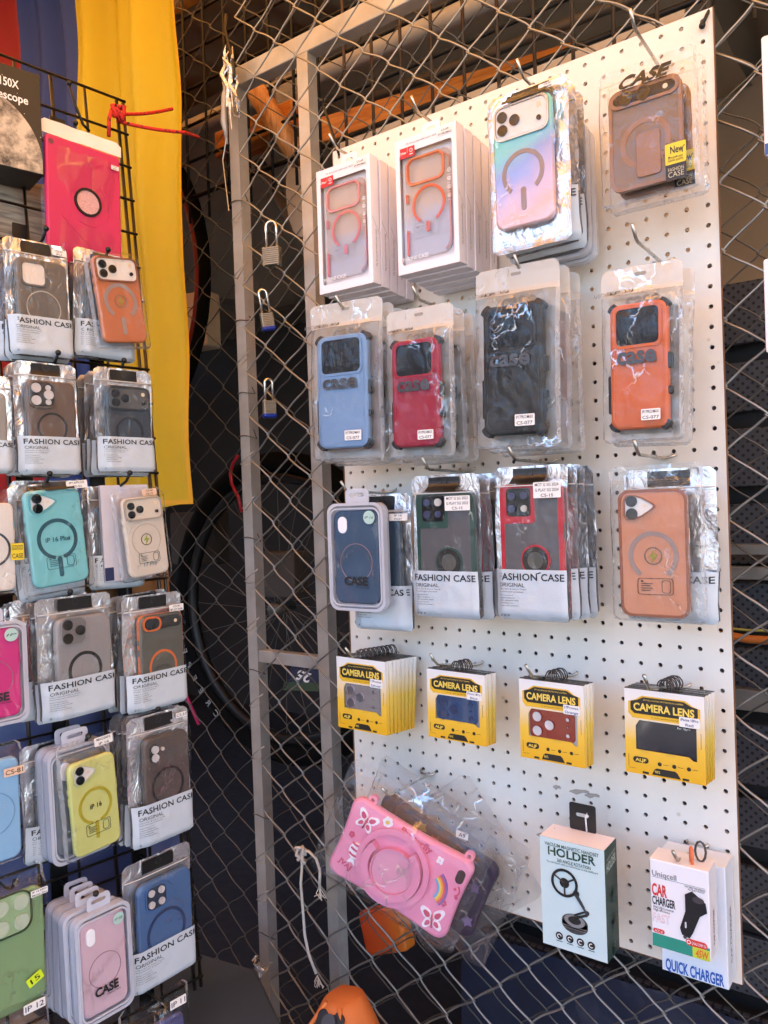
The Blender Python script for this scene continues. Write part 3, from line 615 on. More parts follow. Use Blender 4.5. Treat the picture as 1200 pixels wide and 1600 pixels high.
def blister(label, M, W, H, body, seed=0, hole='pill', detail=True, group='clear blister packs', caseink=INK, rnd=None):
    """moulded plastic tray with a hang tab and a bare case showing"""
    b = thing('blister_case_pack', label, 'blister pack', M, group); TR = film('tray_plastic', milk=.55, rgb=(225, 232, 245), scale=8, strength=.1, rough=.08, gloss=1.4)
    hw = W / 2
    o = MB(); o.slab(rr(W, H * .88, W * .16, 6, 0, -.06 * H), -.004, .002, .001); o.build('back_tray', TR, b)
    f = MB(); stroke(f, rr(W, H * .88, W * .16, 6, 0, -.06 * H), .004, .002, .0135); f.build('tray_rim', film('tray_rim', milk=.75, rgb=(232, 236, 246), scale=8, strength=.1, rough=.1, gloss=1.3), b)
    f = MB(); stroke(f, rr(W * .9, H * .8, W * .13, 6, 0, -.06 * H), .002, .0125, .0145); f.build('inner_rim', film('tray_rim'), b)
    tw = W * .42
    f = MB(); f.frame(rr(tw, .13 * H, .006, 5, 0, .43 * H), rr(tw * .62, .03 * H, .0025, 5, 0, .445 * H), .003, .0045); f.build('hang_tab', film('tray_rim'), b)
    c = phone_case(b, W * .8, H * .76, body, (0, -.06 * H, .003), cam={'kind': 'pill', 'plate': WHITEP, 'n': 0} if hole == 'pill' else ({'kind': 'hpill', 'plate': WHITEP, 'xs': ()} if hole == 'hpill' else None), ring={'m': mat('faint_ring', (150, 120, 125), .5), 'r': .36, 'wd': .012, 'y': -.06}, th=.0088)
    MB().sheet(lambda x, y: (x, y, .0138 + .0006 * math.sin(x * 90) * math.sin(y * 50)), -W * .44, W * .44, -.06 * H - H * .39, -.06 * H + H * .39, 10, 14).build('clear_cover', film('blister_cover', scale=14, strength=.3, gloss=1.2), b, smooth=True)
    s = MB(); write(s, 'CASE', 0, -.255 * H, .066 * H, .0148, w=.42 * W, bold=.04); write(s, 'Phone Case', .12 * W, -.305 * H, .016 * H, .0148, w=.24 * W, shear=.3); s.build('lettering', caseink, b)
    if rnd:
        d = MB().disc(.27 * W, .26 * H, .1 * W, .0146, .0149, 24).build('round_sticker', mat('round_sticker_pale', (170, 200, 190), .3), b); s = MB(); write(s, rnd, .27 * W, .26 * H, .02 * H, .0151, w=.15 * W, shear=.2); s.build('sticker_print', INK, d)
    return b
RED = mat('logo_red', (205, 28, 38), .4); BACKING = mat('lilac_backing', (232, 222, 222), .35, var=.04)
def window_box(label, M, W, H, D, tint, front=True):
    b = thing('window_case_box', label, 'box', M, 'white window boxes of phone cases')
    wx, wy, wc = W * .86, H * .83, -.02 * H
    m = MB(); outer = rr(W, H, .0004, 5); inner = rr(wx, wy, .005, 5, 0, wc); m.frame(outer, inner, -.0012, 0); m.build('front_panel', WBOX, b)
    m = MB(); m.box(-W / 2, W / 2, -H / 2, H / 2, -D, -D + .0008); m.box(-W / 2, -W / 2 + .0008, -H / 2, H / 2, -D, -.0013); m.box(W / 2 - .0008, W / 2, -H / 2, H / 2, -D, -.0013)
    m.box(-W / 2, W / 2, H / 2 - .0008, H / 2, -D, -.0013); m.box(-W / 2, W / 2, -H / 2, -H / 2 + .0008, -D, -.0013); m.build('carton', WBOX, b)
    MB().frame(rr(.03, .026, .006, 5, 0, H / 2 + .008), rr(.014, .006, .003, 5, 0, H / 2 + .011), -D + .001, -D + .0022).build('hang_tab', WHITEP, b)
    s = MB(); write(s, 'My favourite solid color shell', W / 2 + .0003, -.17 * H, .0032, 0)
    s.v = [(W / 2 + .0004, (x - W / 2) * 1.0 - .22 * H, -D * .5 + (y + .17 * H)) for x, y, z in s.v]; s.build('side_print', INKG, b)
    s = MB(); s.add([(W / 2 + .0004, -.1 * H, -D * .9), (W / 2 + .0004, -.1 * H + .0008, -D * .9), (W / 2 + .0004, .02 * H, -D * .1), (W / 2 + .0004, .02 * H - .0008, -D * .1)], [(0, 1, 2, 3)]); s.build('side_line', INKG, b)
    if not front: return b
    MB().box(-wx / 2 - .001, wx / 2 + .001, wc - wy / 2 - .001, wc + wy / 2 + .001, -.0098, -.009).build('inner_backing', BACKING, b)
    rim = plastic(tint[0], .25); line = plastic(tint[1], .25)
    cl = film('clear_case_shell', milk=.3, rgb=(215, 206, 208), scale=6, strength=.05, gloss=1.3)
    cw, ch = W * .74, H * .76; c = MB().slab(rr(cw, ch, .012), -.0086, -.0035, .002).build('phone_case', cl, b, loc=(0, wc, 0)); z = -.0035
    f = MB(); stroke(f, rr(cw * .84, ch * .27, .011, 6, -.03 * cw, .345 * ch), .0022, z, z + .0022); f.build('camera_rim', rim, c)
    f = MB(); stroke(f, rr(cw * .76, ch * .235, .009, 6, -.03 * cw, .345 * ch), .001, z, z + .0012); f.build('camera_inner_rim', line, c)
    MB().ring(.02 * cw, -.0 * ch, cw * .31, cw * .365, z, z + .0009, -62, 236, 40).build('magnet_ring', line, c)
    MB().slab(rr(cw * .085, ch * .105, .003, 4, .0 * cw, -.215 * ch), z, z + .0009, .0002).build('magnet_strip', line, c)
    f = MB()
    path = [(cw * .38, ch * .44), (cw * .465, ch * .40), (cw * .475, ch * .3)]
    f.tube([(x, y, z - .002) for x, y in path], .0012, 6); f.tube([(cw * .475, ch * .1, z - .002), (cw * .475, -ch * .36, z - .002), (cw * .45, -ch * .42, z - .002), (cw * .36, -ch * .47, z - .002)], .0019, 6); f.build('edge_bumper', rim, c, smooth=True)
    for y0, hh in ((.1, .09), (-.3, .18), (-.42, .07)): MB().slab(rr(.0035, hh * ch, .0012, 3, -cw * .46, y0 * ch), z - .004, z + .001, .0006).build('side_bar', line, c)
    MB().sheet(lambda x, y: (x, y, -.0006), -wx / 2, wx / 2, wc - wy / 2, wc + wy / 2, 4, 6).build('window_film', film('box_window', scale=10, strength=.12, gloss=1.1), b)
    for k in range(2):
        s0 = -wx / 2 + .0075 + k * .0128; l_ = MB().box(s0 - .006, s0 + .006, H * .355, H * .355 + .0145, .0001, .0004).build('logo_label', RED, b)
        s = MB(); write(s, 'Diken', s0, H * .355 + .0075, .0032, .0006, w=.0095, bold=.02) if k == 0 else (s.ring(s0, H * .355 + .009, .0018, .0027, .0004, .0006, n=14), s.box(s0 - .0028, s0 + .0028, H * .355 + .003, H * .355 + .0042, .0004, .0006)); s.build('logo_print', INKW, l_)
    s = MB(); write(s, 'My favourite solid color shell', -.06 * W, H * .455, .0028, .0003, w=.5 * W); s.build('header_print', INKG, b)
    sticker(b, ('CS-09', 'IP17PROMAX'), .33 * W, .452 * H, .24 * W, .05 * H, .0002)
    s = MB(); write(s, 'PHONE CASE', -.2 * W, -.395 * H, .0052, .0003, w=.42 * W)
    for q in range(4):
        s.ring(.375 * W, (.17 - q * .06) * H, .0022, .0028, .0002, .0004, n=14); s.prism([(.375 * W - .001, (.17 - q * .06) * H - .001), (.375 * W + .001, (.17 - q * .06) * H - .001), (.375 * W, (.17 - q * .06) * H + .0012)], .0002, .0004); s.box(.345 * W, .405 * W, (.138 - q * .06) * H, (.1395 - q * .06) * H, .0002, .0004)
    s.build('window_print', INKW, b)
    s = MB(); stroke(s, rr(.42 * W, .115 * H, .0006, 2, .0, -.205 * H), .0003, .0002, .0004); stroke(s, rr(.12 * W, .09 * H, .003, 3, .12 * W, -.205 * H), .0003, .0002, .0004)
    s.prism([(-.175 * W, -.185 * H), (-.135 * W, -.185 * H), (-.155 * W, -.168 * H)], .0002, .0004)
    for q in range(3): s.box(-.18 * W, -.04 * W, (-.205 - q * .013) * H, (-.2035 - q * .013) * H, .0002, .0004)
    write(s, 'Warning', -.09 * W, -.178 * H, .0022, .0003, w=.1 * W); s.build('warning_print', INKG, b)
    return b

YEL = ramp_mat('card_yellow', [(0, (222, 170, 22)), (.38, (228, 186, 60)), (.8, (226, 222, 212)), (1, (226, 226, 226))], 1, -.05, .05, .35)
YEDGE = ramp_mat('card_edge', [(0, (212, 168, 20)), (.5, (232, 206, 90)), (.85, (240, 238, 228)), (1, (240, 240, 236))], 1, -.05, .05, .4)
YFLAT = mat('print_yellow', (222, 176, 38), .4, var=.04); CBLK = mat('card_black', (34, 29, 24), .4); YTXT = mat('title_yellow', (236, 206, 90), .4)
def lens_card(label, M, W, H, plate=None, front=True, D=.007, dots=(60, 60, 66), win=None, st=None):
    b = thing('camera_lens_card', label, 'card pack', M, 'yellow camera lens protector packs')
    k = MB(); k.box(-W / 2, W / 2, -H / 2, H / 2, -D, -.0032 if front else 0); k.build('card_body', YEDGE, b)
    MB().box(-W / 2, W / 2, H / 2, H / 2 + .0006, -D, 0).build('card_top', CBLK, b)
    for q in range(2): MB().tube([(math.cos(a * .5) * .008 + q * .003, H / 2 + .006 + math.sin(a * .5) * .0085, -D / 2 + .001 * math.sin(a)) for a in range(13)], .0009, 5, True).build('hang_ring', plastic((62, 60, 60), .3), b, smooth=True)
    if not front: return b
    f = MB(); f.box(W / 2 - .0006, W / 2, -H / 2, H / 2, -.0032, -.0004); f.box(-W / 2, -W / 2 + .0006, -H / 2, H / 2, -.0032, -.0004); f.box(-W / 2 + .0006, W / 2 - .0006, -H / 2, -H / 2 + .0006, -.0032, -.0004); x0, x1, y0, y1 = -.36 * W, .4 * W, -.25 * H, .14 * H
    f.box(-W / 2, W / 2, y1, H / 2, -.0004, .0004); f.box(-W / 2, W / 2, -H / 2, y0, -.0004, .0004); f.box(-W / 2, x0, y0, y1, -.0004, .0004); f.box(x1, W / 2, y0, y1, -.0004, .0004)
    f.prism([(x0, y1), (x0, .07 * H), (-.31 * W, y1)], -.0004, .0004); f.prism([(x0, y0), (.36 * W, y0), (.3 * W, -.21 * H), (x0, -.21 * H)], -.0004, .0004)
    f.build('front_print', YEL, b)
    MB().box(-.37 * W, .41 * W, -.26 * H, .15 * H, -.0031, -.0027).build('window_back', win or mat('card_inner_grey', (150, 150, 156), .3), b)
    def hexa(sx, sy, cy_): return [(-.5 * sx, cy_ - .3 * sy), (-.44 * sx, cy_ - .5 * sy), (.44 * sx, cy_ - .5 * sy), (.5 * sx, cy_ - .3 * sy), (.5 * sx, cy_ + .2 * sy), (.4 * sx, cy_ + .3 * sy), (.3 * sx, cy_ + .5 * sy), (-.3 * sx, cy_ + .5 * sy), (-.4 * sx, cy_ + .3 * sy), (-.5 * sx, cy_ + .2 * sy)]
    MB().prism(hexa(.9 * W, .27 * H, .295 * H), .0004, .0006).build('title_frame', YFLAT, b); MB().prism(hexa(.84 * W, .2 * H, .315 * H), .0006, .0008).build('title_plate', CBLK, b)
    s = MB(); write(s, 'CAMERA LENS', 0, .297 * H, .085 * H, .001, w=.76 * W, bold=.03); s.build('title', YTXT, b)
    s = MB(); write(s, 'DIY ALL-ROUND PROTECTION CAMERA', 0, .385 * H, .016 * H, .001, w=.5 * W); s.build('title_small', YTXT, b)
    s = MB(); write(s, '9H HARD GLASS IMPORTED FOR YOUR CAMERA', .1 * W, .188 * H, .01 * H, .001, w=.5 * W); s.build('small_print', CBLK, b)
    MB().slab(rr(.2 * W, .07 * H, .034 * H, 4, -.3 * W, -.33 * H), .0005, .0008, .0001).build('brand_badge', CBLK, b)
    for x in (-.06, .12, .3): MB().disc(x * W, -.345 * H, .026 * W, .0005, .0007, 14).build('round_icon', CBLK, b); MB().box((x + .045) * W, (x + .11) * W, -.347 * H, -.343 * H, .0005, .0007).build('print_line', CBLK, b)
    MB().prism([(-.16 * W, -.48 * H), (.2 * W, -.48 * H), (.16 * W, -.42 * H), (.13 * W, -.4 * H), (-.1 * W, -.4 * H), (-.13 * W, -.42 * H)], .0005, .0007).build('foot_plate', CBLK, b)
    for x in (-.24, .26): MB().box((x - .04) * W, (x + .04) * W, -.485 * H, -.46 * H, .0005, .0006).build('barcode', CBLK, b)
    for q in ((-.46, -.455, -.42, -.28), (-.46, -.36, -.44, -.437), (.45, .455, -.1, .08)): MB().box(q[0] * W, q[1] * W, q[2] * H, q[3] * H, .0005, .0006).build('print_line', CBLK, b)
    s = MB(); write(s, 'ALJF', -.3 * W, -.33 * H, .035 * H, .001, w=.14 * W, bold=.03); write(s, '98%', -.09 * W, -.44 * H, .03 * H, .001, w=.07 * W); s.build('badge_print', YTXT, b)
    s = MB(); write(s, 'For 18pro', .24 * W, .1 * H, .022 * H, -.0021, w=.16 * W); s.build('window_print', INKW, b)
    if plate:
        p = MB().slab(rr(.7 * W, .36 * H, .06 * W, 5, .005 * W, -.042 * H), -.0024, -.0008, .0006).build('lens_plate', plate, b)
        for x, y, r_ in ((-.225, .045, .086), (-.225, -.132, .086), (-.035, -.042, .086), (.25, .06, .034), (.25, -.14, .034), (.25, -.035, .012)):
            MB().ring(x * W, y * H, r_ * W * .84, r_ * W, -.0008, .001, n=20).build('lens_ring', plate, p); MB().disc(x * W, y * H, r_ * W * .84, -.0008, .0001, 20).build('lens_glass', plastic(dots, .2), p)
    MB().sheet(lambda x, y: (x, y, .0003 + .0003 * math.sin(x * 200)), -.36 * W, .4 * W, -.24 * H, .14 * H, 8, 6).build('window_film', film('box_window'), b)
    sticker(b, st or ('iPhone 18Pro', 'Blue'), .32 * W, .19 * H, .25 * W, .115 * H, .0012, ink=mat('ink_blue', (30, 50, 120), .5))
    return b

# ------------------------------------------------------------------ what hangs on the pegboard
ORD = ('second', 'third', 'fourth', 'fifth', 'sixth', 'seventh', 'eighth')
def P_(rgb, r=.3): return plastic(rgb, r)
# top row: two stacks of white boxes
for q, out, name, tint in (((497, 579, 254, 452), .112, 'coral', ((224, 144, 150), (214, 108, 118))), ((620, 713, 205, 421), .112, 'orange', ((226, 116, 74), (222, 84, 44)))):
    M, W, H = place(BOARD, q, out, roll=-.5)
    for k in range(5):
        lab = 'white window box with %s outlined case, front one of its stack' % name if k == 0 else '%s white box from the front in the stack with the %s case' % (ORD[k - 1], name)
        window_box(lab, shift(M, x=k * .0008 + random.uniform(-.0008, .0008), y=-.002 * k, z=-k * .0215, roll=random.uniform(-.8, .8), pitch=-.6 * k), W, H, .0195, tint, k == 0)
# iridescent case
irid = bpy.data.materials.new('iridescent'); irid.use_nodes = True
def _irid():
    n, l = irid.node_tree.nodes, irid.node_tree.links; p = n['Principled BSDF']; p.inputs['Roughness'].default_value = .18; p.inputs['Metallic'].default_value = .25
    tc = n.new('ShaderNodeTexCoord'); s = n.new('ShaderNodeSeparateXYZ'); l.new(tc.outputs['Object'], s.inputs[0]); no = n.new('ShaderNodeTexNoise'); no.inputs['Scale'].default_value = 18; l.new(tc.outputs['Object'], no.inputs['Vector'])
    a = n.new('ShaderNodeMath'); a.operation = 'MULTIPLY_ADD'; a.inputs[1].default_value = 6; a.inputs[2].default_value = .56; l.new(s.outputs[1], a.inputs[0])
    b = n.new('ShaderNodeMath'); b.operation = 'MULTIPLY_ADD'; b.inputs[1].default_value = .3; l.new(no.outputs['Fac'], b.inputs[0]); l.new(a.outputs[0], b.inputs[2])
    x2 = n.new('ShaderNodeMath'); x2.operation = 'MULTIPLY_ADD'; x2.inputs[1].default_value = -3; l.new(s.outputs[0], x2.inputs[0]); l.new(b.outputs[0], x2.inputs[2])
    r = n.new('ShaderNodeValToRGB'); e = r.color_ramp.elements; cs = ((.05, (222, 188, 196)), (.3, (226, 170, 150)), (.5, (206, 176, 190)), (.68, (140, 160, 215)), (.85, (126, 196, 212)), (1, (120, 205, 205)))
    while len(e) < len(cs): e.new(.5)
    for i, (q, c) in enumerate(cs): e[i].position = q; e[i].color = lin(c)
    l.new(x2.outputs[0], r.inputs[0]); l.new(r.outputs[0], p.inputs['Base Color'])
_irid(); MATS['iridescent'] = irid
RINGG = mat('ring_taupe', (150, 128, 120), .5); PLW = plastic((228, 222, 216), .25)
M, W, H = place(BOARD, (766, 886, 135, 388), .118)
b, c, P = clear_bag('silver zip bag holding the iridescent phone case with three black lenses', M, W, H, {'body': irid, 'w': .74, 'h': .78, 'x': -.03, 'y': .02, 'cam': {'kind': 'bar', 'plate': PLW, 'rim': STEEL}, 'ring': {'m': RINGG, 'r': .36, 'wd': .07, 'y': -.08, 'gap': 80, 'stem': 1, 'sd': 1.12}}, 4, (-.25, .3, .4, .485, TAB), (('CS-09', 'IP17PM'), (.3, .44), (.22, .035)), backm=FOIL)
s = MB(); [write(s, t_, -.44 * W, (-.445 - .016 * i) * H, .0016, align='l', w=.2 * W, zf=lambda x, y: P.f(x, y) + .001) for i, t_ in enumerate(('Ultra slim soft touch', 'Super protection', 'CE RoHS'))]; s.build('small_print', INK, b)
for k in range(2): fashion_bag('%s silver zip bag behind the iridescent case' % ORD[k], shift(M, x=.004, y=-.004 * k, z=-.02 * (k + 1), roll=1.5 - k), W, H, detail=False, body=P_((200, 196, 205)))
for k in range(2): blister('%s pale tray pack hanging behind the iridescent case bag' % ('first', 'last')[k], shift(M, x=.008, y=-.01 - .003 * k, z=-.062 - .018 * k), W * .9, H * .98, P_((205, 205, 215)))
# bronze case in CASE bag
M, W, H = place(BOARD, (938, 1086, 92, 312), .1)
BRZ = P_((156, 106, 74), .3)
def bronze(label, M, front):
    b, c, P = clear_bag(label, M, W, H, {'body': P_((134, 104, 82), .35), 'w': .72, 'h': .72, 'x': 0, 'y': -.06, 'cam': {'kind': 'hpill', 'plate': P_((34, 30, 34), .15), 'xs': (-.25, .0)}, 'ring': {'m': BRZ, 'r': .36, 'wd': .08, 'y': -.08, 'gap': 50}}, 14 if front else 22)
    cw, ch = .72 * W, .72 * H; f = MB(); stroke(f, rr(cw * 1.02, ch * 1.01, cw * .15), .004, .004, .0105); stroke(f, rr(.96 * cw, .17 * ch, .08 * ch, 6, 0, .4 * ch), .0035, .0095, .0122); f.build('bronze_frame', BRZ, c)
    MB().slab(rr(.34 * cw, .43 * ch, .004, 3, .04 * cw, -.2 * ch), .0095, .0118, .0006).build('kickstand', BRZ, c)
    if front:
        s = MB(); write(s, 'CASE', .0, .36 * H, .02, w=.52 * W, bold=.045, shear=.15, zf=lambda x, y: P.f(x, y) + .001); s.build('lettering', INK, b)
    o = MB().slab(rr(.2 * W, .145 * H, .0015, 3, .3 * W, -.26 * H), .014, .0144, .0001).build('new_sticker', mat('sticker_yellow', (222, 196, 30), .4), b)
    MB().box(.2 * W, .4 * W, -.44 * H, -.333 * H, .014, .0144).build('black_sticker', CBLK, b)
    s = MB(); write(s, 'New', .315 * W, -.235 * H, .008, .0148, w=.13 * W, bold=.02); write(s, 'Phone case', .3 * W, -.285 * H, .003, .0148, w=.14 * W); write(s, 'Good quality', .3 * W, -.305 * H, .003, .0148, w=.15 * W)
    for q in range(8): s.disc(.28 * W + .012 * math.cos(q * .7 + 1.5), -.23 * H + .0095 * math.sin(q * .7 + 1.5), .0008, .0145, .0147, 6)
    s.build('sticker_print', CBLK, o); s = MB(); write(s, 'FASHION', .3 * W, -.37 * H, .004, .0148, w=.15 * W); write(s, 'CASE', .3 * W, -.405 * H, .006, .0148, w=.15 * W); s.build('sticker_lettering', mat('ink_tan', (190, 180, 150), .5), b)
bronze('clear bag printed CASE holding a bronze case with kickstand', M, True); bronze('second bronze case bag tucked behind the front one', shift(M, x=.004, y=-.004, z=-.02), False)
# rugged row
NAVY = P_((28, 32, 58), .35); CHAR = P_((58, 57, 57), .4)
for q, out, yaw, cols, names in (
        ((500, 585, 522, 704), .108, 6, ((112, 148, 192), (122, 26, 52), (70, 68, 66)), ('light blue', 'wine red', 'grey')),
        ((617, 697, 529, 702), .112, 2, ((162, 30, 56), (44, 40, 40), (60, 58, 58)), ('crimson', 'charcoal', 'dark grey')),
        ((758, 858, 474, 684), .112, 0, ((40, 39, 38), (34, 38, 66), (150, 60, 40)), ('black', 'navy', 'brick red')),
        ((955, 1052, 472, 675), .105, 0, ((208, 98, 50), (32, 32, 34)), ('orange', 'plain black'))):
    M, W, H = place(BOARD, q, out, yaw, roll=-1 if names[0] != 'black' else -1.5)
    for k, (c_, nm) in enumerate(zip(cols, names)):
        lab = 'poly bag with %s rugged case, front one on its hook' % nm if k == 0 else 'poly bag with %s rugged case hanging behind the %s one' % (nm, names[0])
        rugged(lab, shift(M, x=.004 * k, y=.1 * H - .004 * k, z=-.0245 * k, roll=random.uniform(-1.5, 2) * (k > 0), yaw=random.uniform(-2, 4) * (k > 0)), W, H, plastic(c_, .5, key='rugged_%d_%d' % (c_[0], c_[2]), spec=.22), 11 + k * 3 + q[0], k == 0 or True, ('IP17PRO/MAX', 'CS-077') if nm not in ('wine red', 'grey', 'plain black') else None)
# lower bag row
M, W, H = place(BOARD, (520, 606, 763, 953), .112, 4)
blister('white-rimmed blister pack with navy blue case and round sticker', M, W, H, P_((56, 82, 112), .3), rnd='IP 16')
MB2 = shift(M, x=.02, y=-.022, z=-.03)
fashion_bag('silver zip bag hanging behind the navy blister pack', MB2, W * 1.05, H * 1.13, body=P_((60, 80, 100)), seed=31, sticky=(('IP 16', 'CS-07'), (.38, .33), (.3, .05)))
def ringcase(col_, dark, at4):
    return {'body': P_((88, 84, 88), .35), 'w': .84, 'h': .84, 'x': .03, 'y': -.02, 'frame': col_}
def ring_stand_bag(label, M, W, H, col_, seed, st):
    b = fashion_bag(label, M, W, H, {'body': P_((92, 88, 92), .3), 'w': .84, 'h': .83, 'x': .04, 'y': -.035, 'th': .0085}, seed, st)
    c = [o for o in b.children if o.name.startswith('phone_case')][0]; w, h = .84 * W, .83 * H; m = P_(col_, .35); z = .0085
    f = MB(); stroke(f, rr(w * 1.005, h * 1.003, w * .13), .006, .002, z + .0006); f.build('coloured_frame', m, c)
    MB().slab(rr(.56 * w, .3 * h, .05 * w, 5, -.215 * w, .348 * h), z - .001, z + .0012, .0008).build('camera_surround', m, c)
    MB().slab(rr(.4 * w, .22 * h, .06 * w, 5, -.19 * w, .365 * h), z, z + .002, .0006).build('camera_plate', P_((26, 24, 26), .2), c)
    for i, (x, y) in enumerate(((-.29, .415), (-.09, .415), (-.29, .315), (-.09, .315))):
        lens(c, x * w, y * h, .058 * w if i != 3 else .05 * w, z + .002, P_((70, 76, 110), .15) if i != (1 if col_[0] < 100 else 3) else P_((200, 196, 190), .3))
    MB().ring(.06 * w, -.085 * h, .2 * w, .235 * w, z, z + .0016, n=32).build('ring_base', m, c); MB().ring(.06 * w, -.085 * h, .13 * w, .205 * w, z, z + .0028, n=32).build('ring_stand', P_((44, 40, 38), .25), c); MB().disc(.06 * w, -.085 * h, .13 * w, z, z + .0018, 24).build('ring_disc', P_((84, 80, 74), .3), c)
    return b
M, W, H = place(BOARD, (645, 750, 742, 966), .112)
ring_stand_bag('silver zip bag with dark green ring-stand case', M, W, H, (34, 70, 60), 41, (('MOT G 5G 2023', 'G PLAY 5G 2023', 'CS-15'), (.27, .3), (.36, .1)))
fashion_bag('silver bag with red case behind the dark green ring-stand case', shift(M, x=.006, y=-.003, z=-.022, roll=1), W, H, body=P_((196, 22, 48)), seed=42); fashion_bag('third silver bag behind the dark green ring-stand case', shift(M, x=.012, y=0, z=-.044), W, H, body=P_((40, 40, 44)), seed=43)
M, W, H = place(BOARD, (774, 888, 728, 970), .112)
ring_stand_bag('silver zip bag with bright red ring-stand case', M, W, H, (196, 26, 44), 51, (('MOT G 5G 2024', 'G PLAY 5G 2024', 'CS-15'), (.3, .34), (.36, .1)))
for k in range(3): fashion_bag('%s silver bag behind the bright red ring-stand case' % ORD[k], shift(M, x=.004 * (k + 1), y=-.001 * k, z=-.02 * (k + 1), roll=random.uniform(-1, 1)), W, H, body=P_(((180, 30, 44), (46, 46, 50), (90, 90, 96))[k]), seed=52 + k, detail=k < 2)
M, W, H = place(BOARD, (953, 1100, 726, 972), .1)
OCL = plastic((206, 132, 92), .2, coat=.4)
b, c, P = clear_bag('clear zip bag with translucent orange case and bolt mark', M, W, H, {'body': OCL, 'w': .72, 'h': .8, 'x': -.015, 'y': -.06, 'cam': {'kind': 'diag', 'plate': PLW, 'rim': P_((150, 90, 66), .2), 'lens': P_((62, 60, 58), .2)}, 'ring': {'m': RINGG, 'r': .37, 'wd': .07, 'y': -.02, 'gap': 70}, 'foot': -.26, 'bolt': mat('bolt_olive', (150, 140, 40), .5)}, 61)
f = MB(); stroke(f, rr(W * .728, H * .804, W * .11), .003, .003, .0105); f.build('case_rim', P_((150, 88, 62), .22), c)
fashion_bag('silver zip bag behind the translucent orange case', shift(M, x=.01, y=-.004, z=-.02), W * .98, H * .99, body=None, seed=62)
# camera lens cards
for q, base, n, pl, nm, dts, win, st in (
        ((527, 602, 1030, 1142), .1, 8, plastic((178, 170, 180), .25, key='plate_silver', metal=.7), 'silver', (92, 88, 96), None, ('17Promax', 'Silver')),
        ((668, 757, 1050, 1158), .1, 3, plastic((74, 100, 150), .25, key='plate_blue', metal=.6), 'blue', (52, 62, 96), None, ('iPhone 18Pro', 'Blue')),
        ((812, 911, 1066, 1191), .1, 3, plastic((158, 58, 40), .3, key='plate_red', metal=.4), 'red', (206, 204, 206), mat('card_inner_pale', (190, 186, 186), .3), ('17Promax', 'Orange')),
        ((976, 1099, 1082, 1216), .09, 4, None, 'dark navy', None, plastic((24, 24, 44), .15), ('iPhone 18Pro', 'Red'))):
    M, W, H = place(BOARD, q, base, roll=-.5)
    for k in range(n):
        lab = 'yellow CAMERA LENS card with %s %s, front of its bunch' % (nm, 'lens plate' if pl else 'window') if k == 0 else '%s yellow card from the front in the bunch with the %s %s' % (ORD[k - 1], nm, 'lens plate' if pl else 'window')
        lens_card(lab, shift(M, x=.0006 * k, y=-.0006 * k, z=-(.0095 if n > 4 else .0105) * k, pitch=(-.8 if n > 4 else -1.4) * k, yaw=random.uniform(-.8, .8) * (k > 0)), W, H, pl, k == 0, dots=dts, win=win, st=st)
# HOLDER box
MINT = mat('mint_carton', (196, 216, 218), .4, var=.03); DGREEN = mat('dark_green_carton', (36, 58, 48), .4, var=.05); GTXT = mat('ink_green', (34, 66, 48), .5); GREY1 = P_((70, 72, 72), .3); GREY2 = P_((128, 130, 130), .3)
M, W, H = place(BOARD, (847, 943, 1318, 1488), .112, 0)
b = thing('holder_box', 'pale mint box printed HOLDER with a dark green side', 'box', M); D = .042
MB().box(-W / 2, W / 2, -H / 2, H / 2, -D, 0).build('carton', MINT, b)
MB().box(W / 2, W / 2 + .0005, -H / 2, H / 2, -D, -.0004).build('green_side', DGREEN, b)
MB().add([(-W / 2, H / 2 + .0004, 0), (W / 2, H / 2 + .0004, 0), (W / 2, H / 2 + .0004, -D), (-W / 2, H / 2 + .0004, -D)], [(0, 1, 2, 3)]).build('top_flap', WBOX, b)
MB().frame(rr(.036, .036, .003, 3, 0, H / 2 + .018), rr(.018, .005, .0024, 4, 0, H / 2 + .021), -D + .001, -D + .0018).build('hang_tab', TAB, b)
MB().tube([(.006, H / 2 + .002, -D + .004), (.005, H / 2 + .02, -D + .004), (.006, H / 2 + .026, -D + .001), (.006, H / 2 + .004, -D - .001)], .0012, 5).build('white_tie', WHITEP, b, smooth=True)
s = MB(); write(s, 'VACUUM MAGNETIC HANDSET', -.0, .445 * H, .0042, .0004, w=.84 * W, bold=.012); write(s, 'HOLDER', 0, .385 * H, .0102, .0004, w=.74 * W, bold=.03); write(s, '360 ANGLE ROTATION', .03 * W, .313 * H, .0042, .0004, w=.52 * W, bold=.012); write(s, 'You can watch safely and effortlessly on the dashboard', 0, .283 * H, .0026, .0004, w=.8 * W); s.build('title', GTXT, b)
s = MB(); [s.box(x * W, (x + .01) * W, .357 * H, .412 * H, .0006, .0007) for x in (-.345, -.1, .09, .255)]; s.build('title_inline', MINT, b)
s = MB(); s.disc(.02 * W, -.22 * H, .2 * W, .0003, .0006, 30, .075 * H); s.disc(.02 * W, -.25 * H, .2 * W, .0003, .0006, 30, .075 * H); s.box(-.18 * W, .22 * W, -.25 * H, -.22 * H, .0003, .0006); s.build('printed_base', GREY1, b)
s = MB(); s.disc(.02 * W, -.205 * H, .16 * W, .0007, .0009, 30, .055 * H); s.box(-.15 * W, .19 * W, -.285 * H, -.28 * H, .0007, .0009); s.box(-.16 * W, .2 * W, -.265 * H, -.26 * H, .0007, .0009); s.build('printed_base_shine', GREY2, b)
